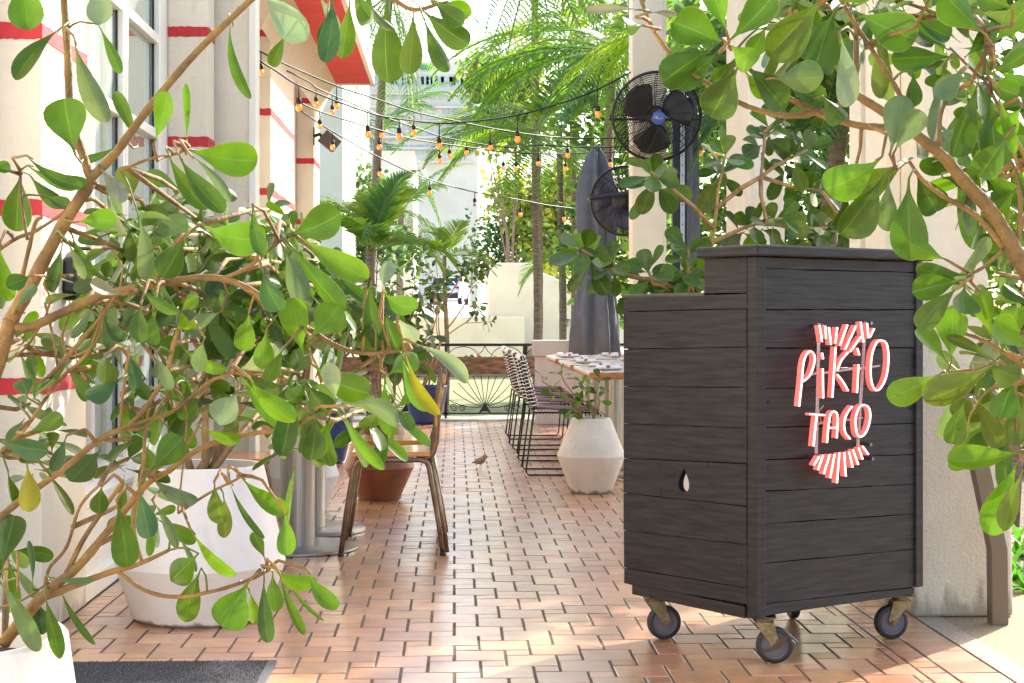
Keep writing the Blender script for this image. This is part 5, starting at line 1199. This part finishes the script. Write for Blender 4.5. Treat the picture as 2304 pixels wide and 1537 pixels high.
LB = [([(-60, 1000), (-20, 860), (25, 720)], 46, 40), ([(25, 720), (70, 640), (140, 510), (205, 410)], 40, 32), ([(205, 400), (260, 345), (330, 250), (440, 120), (575, -10)], 26, 17), ([(208, 415), (190, 360), (160, 260), (152, 120), (142, -20)], 26, 20),
 ([(22, 730), (70, 735), (190, 680), (270, 655), (370, 635), (480, 625), (560, 650), (680, 730), (760, 780), (830, 795), (925, 785)], 26, 11), ([(350, 640), (385, 560), (430, 520), (452, 505)], 13, 8),
 ([(500, 628), (560, 600), (620, 550), (660, 528)], 12, 8), ([(-20, 1180), (60, 1115), (130, 1065), (230, 985), (300, 950), (370, 850), (390, 775), (402, 740)], 20, 9), ([(280, 965), (330, 958), (380, 880)], 10, 8), ([(300, 955), (390, 925), (470, 860), (530, 838)], 12, 8),
 ([(10, 1445, .05), (70, 1370), (120, 1320), (180, 1270), (255, 1180), (330, 1090), (380, 1060)], 34, 14), ([(95, 1345), (160, 1320), (255, 1285), (310, 1270), (380, 1238)], 24, 9), ([(262, 1283), (330, 1330), (400, 1343), (480, 1330), (560, 1305), (600, 1285)], 12, 9),
 ([(380, 1060), (450, 1010), (540, 980), (640, 965), (710, 935)], 16, 9), ([(150, 1290), (190, 1210), (265, 1100), (275, 1085)], 16, 9), ([(100, 1330), (110, 1280), (150, 1230), (180, 1140), (225, 1090)], 10, 8), ([(110, 850), (180, 770), (230, 710), (262, 660)], 14, 9),
 ([(0, 1020), (60, 960), (130, 860), (200, 790), (230, 700)], 11, 8), ([(0, 560), (40, 535), (80, 520), (140, 480), (195, 430)], 11, 8), ([(45, 700), (45, 650), (65, 560), (80, 500), (95, 490)], 14, 9), ([(62, 540), (50, 470), (46, 400), (48, 390)], 9, 7),
 ([(0, 820), (60, 780), (110, 690), (100, 640)], 7, 6), ([(130, 830), (120, 760), (105, 700), (100, 680)], 8, 6), ([(320, 1270), (300, 1180), (320, 1070), (325, 1000), (335, 920)], 12, 8), ([(400, 1155), (470, 1110), (530, 1080), (545, 1070)], 8, 6), ([(340, 1065), (420, 1000), (455, 940)], 9, 7),
 ([(270, 385), (330, 360), (400, 345), (425, 330)], 9, 7), ([(270, 970), (275, 900), (288, 800), (290, 780)], 9, 6), ([(-10, 1370), (50, 1350), (110, 1310)], 8, 6), ([(840, -30), (880, -5), (930, 22), (985, 10), (1010, 5)], 15, 8), ([(640, -40), (760, -30), (840, -30)], 18, 15), ([(500, -60), (575, -10), (640, -40)], 18, 18), ([(235, 680), (215, 770), (160, 800), (140, 760), (155, 710)], 7, 6), ([(380, 860), (420, 930), (400, 1150)], 7, 5), ([(40, 1330), (40, 1240)], 8, 7)]
LL = [((50, -60), (68, 76), 70, 'b'), ((140, 60), (38, 185), 42, 'd', .12), ((165, 80), (240, 275), 46, 'u', .1), ((215, -40), (228, 62), 54, 'p'), ((222, 55), (270, 165), 25, 'g'), ((170, 350), (148, 222), 88, 'g'), ((310, 330), (262, 208), 30, 'g'), ((345, 325), (387, 208), 44, 'b'), ((420, 330), (420, 187), 17, 'b'),
 ((418, 335), (580, 360), 76, 'b', .1), ((400, 345), (500, 482), 46, 'g', .1), ((375, 340), (468, 470), 40, 'g', .12), ((425, 345), (522, 455), 20, 'u', .1), ((62, 372), (180, 398), 36, 'g', .22), ((60, 350), (182, 420), 28, 'g', .18), ((65, 392), (142, 462), 34, 'd', .1), ((47, 385), (36, 520), 62, 'd'), ((220, 372), (284, 452), 44, 'r'), ((-30, 372), (24, 385), 28, 'g'), ((265, 325), (188, 370), 22, 'd', -.15),
 ((168, 500), (264, 497), 46, 'b', -.05), ((140, 548), (124, 660), 40, 'd'), ((160, 525), (213, 618), 28, 'g', .1), ((150, 540), (196, 622), 20, 'u'), ((0, 545), (28, 678), 36, 'b', .12), ((310, 480), (322, 628), 38, 'u', .12), ((236, 425), (277, 526), 28, 'r', .05), ((418, 532), (365, 622), 62, 'd'), ((455, 505), (594, 535), 74, 'b', .2), ((568, 460), (592, 575), 32, 'g', .1), ((648, 527), (762, 480), 74, 'g', .12), ((672, 527), (828, 622), 56, 'b', .12), ((648, 545), (787, 692), 50, 'g', .1),
 ((638, 556), (682, 664), 48, 'u'), ((645, 553), (716, 645), 28, 'u', .1), ((588, 600), (632, 698), 48, 't', .1), ((698, 758), (765, 690), 74, 'b'), ((684, 802), (662, 668), 60, 'b'), ((832, 625), (856, 787), 44, 'g', .1), ((862, 655), (937, 690), 44, 'b', .25), ((836, 722), (808, 786), 54, 'd'), ((865, 705), (892, 790), 74, 'g'), ((895, 712), (924, 775), 42, 'p'), ((757, 612), (826, 682), 28, 'g', .1), ((862, 652), (873, 583), 36, 'p'), ((932, 773), (1046, 866), 34, 'p', .2), ((902, 795), (966, 930), 38, 'b', .1), ((912, 790), (986, 940), 28, 'y', .14),
 ((872, 845), (936, 788), 52, 'b'), ((700, 818), (834, 884), 66, 'g', .16), ((756, 905), (738, 820), 40, 'p'), ((768, 912), (898, 952), 42, 'u', .25), ((866, 850), (888, 974), 40, 'b', .12), ((768, 920), (868, 1048), 26, 'b', .12), ((758, 925), (824, 1052), 28, 'u', .12), ((742, 935), (745, 1053), 34, 'g', .15), ((708, 938), (703, 1034), 54, 'd'), ((665, 860), (640, 1030), 54, 'd'), ((690, 860), (738, 927), 54, 'd', .1), ((560, 848), (662, 953), 48, 'b', .16), ((533, 832), (630, 788), 58, 'p', .1), ((405, 775), (518, 826), 28, 'b', .25), ((536, 880), (492, 950), 60, 'p'), ((536, 835), (660, 950), 44, 'b', .16),
 ((275, 850), (196, 895), 50, 't'), ((60, 975), (140, 935), 36, 'g'), ((-10, 990), (97, 1018), 44, 't', .05), ((226, 1012), (158, 1078), 74, 't'), ((335, 1068), (443, 1134), 36, 'u', .15), ((335, 1062), (412, 985), 62, 'g'), ((372, 955), (431, 1024), 26, 'g', .08), ((450, 962), (540, 990), 36, 'b', .1), ((530, 880), (490, 955), 66, 'd'), ((5, 1285), (35, 1155), 58, 't'), ((-10, 1295), (85, 1467), 44, 'u', .1), ((100, 1335), (135, 1482), 32, 'g'), ((85, 1350), (98, 1428), 46, 't'), ((130, 1310), (215, 1448), 16, 'g', .12), ((112, 1300), (214, 1303), 15, 't', .1), ((72, 1322), (64, 1218), 14, 't', .1),
 ((262, 1125), (286, 1277), 56, 'g'), ((312, 1095), (340, 1215), 44, 't'), ((342, 1125), (400, 1233), 22, 'u', .08), ((230, 1093), (222, 1147), 38, 'd'), ((482, 1083), (492, 1182), 46, 'o'), ((502, 1108), (508, 1213), 32, 'o'), ((540, 1070), (650, 1155), 40, 'b', .12), ((515, 1078), (599, 1210), 14, 'g', .15), ((640, 1150), (650, 1248), 40, 'b'), ((598, 1262), (570, 1198), 26, 'g'), ((428, 1190), (530, 1296), 36, 'b', .15), ((447, 1245), (373, 1312), 60, 'd'), ((453, 1278), (413, 1407), 50, 'g'), ((560, 1308), (498, 1408), 78, 'b'), ((594, 1293), (604, 1447), 34, 't'), ((613, 1285), (622, 1375), 38, 'g'), ((625, 1280), (687, 1430), 20, 'g', .06), ((615, 1277), (714, 1322), 38, 'b', .25), ((692, 1282), (760, 1367), 38, 'b', .2),
 ((630, 1283), (730, 1393), 9, 'g', .12), ((560, 1325), (572, 1402), 26, 'b'), ((395, 1200), (442, 1287), 13, 'u', .1), ((60, 1040), (66, 1150), 44, 'y'), ((18, 1060), (22, 1132), 34, 'd'), ((318, 680), (316, 768), 36, 'd', .1), ((405, 702), (445, 668), 32, 'b'), ((400, 690), (418, 738), 24, 'b'), ((230, 705), (283, 772), 28, 't', .1), ((150, 705), (216, 716), 24, 'u', .15), ((278, 664), (198, 645), 36, 'r'), ((312, 640), (402, 705), 24, 'g', .15), ((237, 800), (238, 856), 48, 'd'), ((350, 795), (384, 875), 26, 'u'), ((378, 820), (424, 893), 40, 'g'), ((420, 858), (422, 952), 42, 'g'), ((75, 882), (129, 862), 40, 't'), ((62, 895), (48, 855), 40, 't'), ((48, 905), (112, 940), 22, 'u', .1), ((100, 1345), (60, 1380), 24, 't'),
 ((585, -30), (692, 90), 64, 'p'), ((645, 72), (606, 153), 30, 'd'), ((520, 38), (563, 222), 24, 'g', .2), ((715, -15), (761, 67), 24, 'p'), ((748, -15), (732, 146), 44, 't'), ((788, -5), (768, 131), 42, 'g'), ((818, -12), (886, 76), 24, 'u', .1), ((872, 0), (868, 187), 80, 'd'), ((930, 22), (925, 175), 48, 'o'), ((952, 38), (1006, 163), 38, 'g'), ((950, 22), (1052, 99), 54, 'd'), ((972, 0), (1042, 57), 42, 'g'), ((988, 5), (1064, 28), 44, 'b'), ((790, -35), (825, 56), 44, 'g'), ((838, -20), (812, 58), 36, 'b'), ((738, 25), (727, 102), 32, 'd'), ((690, 860), (655, 905), 40, 'g'),
 ((100, 440), (160, 470), 30, 'd'), ((70, 620), (20, 640), 36, 'g'), ((30, 700), (80, 640), 24, 'u'), ((0, 620), (12, 700), 20, 'g'), ((290, 790), (310, 880), 30, 't'), ((255, 690), (330, 640), 30, 'g'), ((150, 980), (120, 1060), 28, 't'), ((80, 860), (70, 800), 26, 'd'), ((345, 690), (350, 770), 28, 'g'), ((390, 745), (440, 720), 24, 'b'), ((560, 700), (548, 790), 46, 'b'), ((600, 740), (590, 830), 44, 'b'), ((640, 780), (600, 860), 40, 'g'), ((460, 760), (440, 840), 36, 'u'), ((500, 700), (430, 730), 34, 'u'), ((250, 560), (190, 580), 30, 'g'), ((330, 560), (300, 640), 32, 'd'), ((280, 900), (330, 980), 30, 'g'), ((210, 690), (170, 760), 24, 't')]
framing('framing_shrub', 'large near shrub with obovate leaves and arching tan branches filling the left foreground', (gP1.x, gP1.y, .54), 2.55, LB, LL,
  [(285, 470, .15, 6, 120), (560, 560, .25, 8, 110), (300, 720, .2, 7, 110), (420, 800, .25, 8, 110), (600, 700, .25, 8, 110), (690, 870, .2, 7, 110), (200, 660, .15, 6, 100), (300, 1000, .15, 5, 90), (520, 870, .3, 8, 110), (350, 880, .2, 7, 100), (100, 920, .2, 5, 90), (480, 560, .3, 8, 120), (760, 680, .3, 8, 110), (720, 880, .3, 7, 110), (560, 780, .3, 8, 110), (640, 620, .3, 7, 100), (860, 880, .25, 6, 100), (420, 520, .3, 8, 110), (380, 460, .25, 7, 100), (640, 480, .4, 6, 90), (260, 560, .25, 7, 100), (180, 800, .2, 5, 80), (60, 760, .2, 5, 80), (330, 1150, .3, 5, 80), (120, 1060, .2, 5, 90), (30, 1250, .2, 5, 90), (460, 700, .3, 8, 110), (240, 820, .25, 6, 90), (600, 930, .3, 7, 100)], 40, 41)
RB = [([(2420, 760), (2304, 600), (2270, 540), (2224, 468), (2166, 404), (2120, 350), (2029, 280), (1923, 210)], 52, 22), ([(1923, 210), (1877, 243), (1817, 256), (1762, 260), (1677, 237), (1592, 188), (1525, 137), (1477, 79), (1449, 18), (1440, -10)], 17, 10), ([(2014, 287), (1938, 283), (1862, 264), (1823, 246), (1753, 207), (1692, 161), (1660, 120), (1632, 88)], 20, 9),
 ([(2030, 275), (2035, 243), (2014, 194), (1969, 122), (1926, 58), (1896, 6), (1880, -20)], 15, 11), ([(1923, 210), (1927, 140), (1926, 50)], 16, 12), ([(2257, 556), (2196, 485), (2120, 440), (2075, 404), (2045, 362)], 17, 9), ([(2114, 334), (2117, 258), (2145, 194), (2150, 170)], 12, 8), ([(2340, 420), (2300, 340), (2230, 207), (2215, 176), (2218, 110), (2221, 70)], 12, 9), ([(2215, 180), (2180, 150), (2140, 110)], 9, 6),
 ([(2290, 560), (2296, 455), (2285, 360), (2269, 298)], 14, 10), ([(2257, 564), (2215, 600), (2181, 625), (2212, 667), (2224, 710)], 10, 8), ([(2340, 850), (2270, 800), (2212, 765), (2157, 746)], 16, 9), ([(2320, 870), (2260, 820), (2235, 812), (2200, 830), (2120, 838)], 11, 7), ([(2330, 1060), (2296, 1020), (2285, 900), (2290, 830)], 12, 8), ([(2320, 900), (2240, 870), (2185, 930), (2178, 985)], 7, 4), ([(2500, 1500), (2450, 1100), (2420, 760)], 60, 52)]
RL_ = [((1443, 22), (1318, 25), 20, 'r', .06), ((1450, 15), (1440, -30), 34, 'g'), ((1460, 28), (1524, 28), 16, 'r'), ((1450, 58), (1400, 55), 40, 'b'), ((1637, 104), (1516, 52), 84, 'g'), ((1635, 72), (1600, -30), 50, 'b'), ((1640, 92), (1738, -2), 66, 'g'), ((1605, 108), (1498, 185), 72, 'd', .05), ((1620, 112), (1522, 202), 60, 'd'), ((1598, 176), (1692, 114), 18, 'r'), ((1662, 148), (1600, 264), 78, 'd'), ((1725, 58), (1688, 122), 42, 'g'), ((1855, -5), (1732, 130), 84, 'o'), ((1880, 22), (1832, 152), 94, 'd'), ((1888, 70), (1897, 247), 48, 'p', .12), ((1735, 176), (1856, 172), 66, 'u', .05), ((1675, 145), (1772, 240), 68, 'd'), ((1925, 25), (2055, 92), 86, 'g', .05), ((1975, -8), (2060, 91), 18, 'p', .05), ((2147, 128), (2006, 134), 62, 'g'),
 ((2054, 40), (2142, 82), 44, 'd'), ((2215, 76), (2112, -14), 84, 'g'), ((2230, 102), (2318, 10), 54, 'g'), ((2232, 165), (2316, 116), 38, 'g'), ((2240, 188), (2330, 240), 54, 'd'), ((2226, 210), (2236, 380), 78, 'd'), ((2200, 188), (2148, 352), 72, 'g'), ((2172, 154), (2102, 222), 48, 'u'), ((2122, 148), (2094, 318), 46, 'u', .1), ((2055, 158), (2055, 240), 44, 'd'), ((2245, 198), (2292, 345), 28, 'b', .1), ((2002, 348), (2035, 210), 64, 'u'), ((2010, 345), (2075, 250), 50, 'u'), ((1985, 352), (1856, 425), 78, 'b', -.15), ((2045, 358), (1896, 432), 66, 'o', -.12), ((1988, 395), (1903, 532), 84, 'd'), ((1912, 430), (1878, 508), 52, 'd'), ((2045, 402), (2048, 583), 78, 'g'), ((2000, 398), (2002, 522), 44, 'u'),
 ((2060, 385), (2102, 472), 68, 'd'), ((2182, 618), (2060, 603), 38, 'g', -.1), ((2168, 630), (2053, 656), 56, 'g'), ((2160, 643), (2066, 734), 50, 'o'), ((2170, 643), (2164, 707), 74, 'g'), ((2130, 585), (2052, 548), 42, 'b'), ((2135, 818), (2056, 748), 62, 'b'), ((2140, 815), (2145, 698), 66, 'b'), ((2238, 812), (2128, 755), 24, 'o', .08), ((2240, 818), (2080, 902), 70, 'o', -.12), ((2122, 838), (1998, 897), 58, 'b', -.05), ((2172, 898), (2138, 987), 50, 'g'), ((2200, 893), (2238, 997), 52, 'o'), ((2304, 1013), (2130, 1042), 58, 'b', -.08), ((2292, 1038), (2225, 1203), 66, 'b'), ((2302, 1060), (2258, 1190), 44, 'o'), ((2330, 690), (2255, 650), 46, 'g'), ((2250, 800), (2290, 700), 52, 'b'), ((2230, 760), (2215, 660), 52, 'b'), ((2310, 790), (2230, 720), 60, 'b'), ((2220, 820), (2290, 860), 62, 'o'), ((2280, 850), (2250, 940), 60, 'g'), ((2300, 560), (2200, 540), 40, 'd'), ((2186, 612), (2224, 533), 28, 'u'), ((2304, 880), (2270, 1000), 60, 'o'),
 ((2120, 400), (2200, 410), 50, 'd'), ((2270, 300), (2200, 400), 60, 'g'), ((2290, 420), (2220, 520), 52, 'g'), ((2285, 380), (2330, 480), 52, 'd'), ((2170, 130), (2240, 60), 40, 'g'), ((2130, 110), (2060, 60), 44, 'g'), ((1890, 10), (1960, -30), 50, 'g'), ((1790, 0), (1830, 60), 50, 'd'), ((1640, 100), (1700, 150), 54, 'b'), ((1660, 130), (1610, 190), 50, 'g'), ((1850, 215), (1900, 262), 50, 'd'), ((1760, 190), (1860, 225), 50, 'g'), ((2280, 20), (2200, -20), 60, 'g'), ((2300, 240), (2250, 300), 50, 'b'), ((2090, 0), (2030, -20), 50, 'g'), ((2215, 185), (2290, 215), 50, 'g'), ((1675, 160), (1730, 215), 40, 'b')]
gR = W(2500, 1500, 2.45); gR.z = .0
framing('framing_shrub', 'large near shrub with broad glossy leaves reaching in from the right edge', tuple(gR), 2.4, RB, RL_, [(2240, 640, .25, 7, 120), (2250, 420, .3, 8, 130), (2190, 60, .25, 7, 120), (1990, 30, .25, 6, 120), (2280, 760, .2, 7, 120), (1790, 20, .25, 6, 110), (2250, 180, .25, 7, 130), (2290, 900, .2, 6, 120), (1830, 60, .3, 6, 150), (2060, 20, .3, 6, 150), (2170, 250, .35, 6, 150), (2260, 320, .35, 7, 150), (2260, 560, .35, 7, 130), (2200, 800, .3, 6, 130)], 50, 43)
b = MB(); b.lathe([(.17, 0), (.25, .2), (.26, .24), (.22, .6), (.2, .605), (.19, .5)], (0, 0, 0), 48)
o = b.build('planter_pot', POTW, None, auto=30); o.location = (gR.x+.35, gR.y, 0); tag(o, 'white planter just outside the right edge holding the near right shrub', 'plant pot')
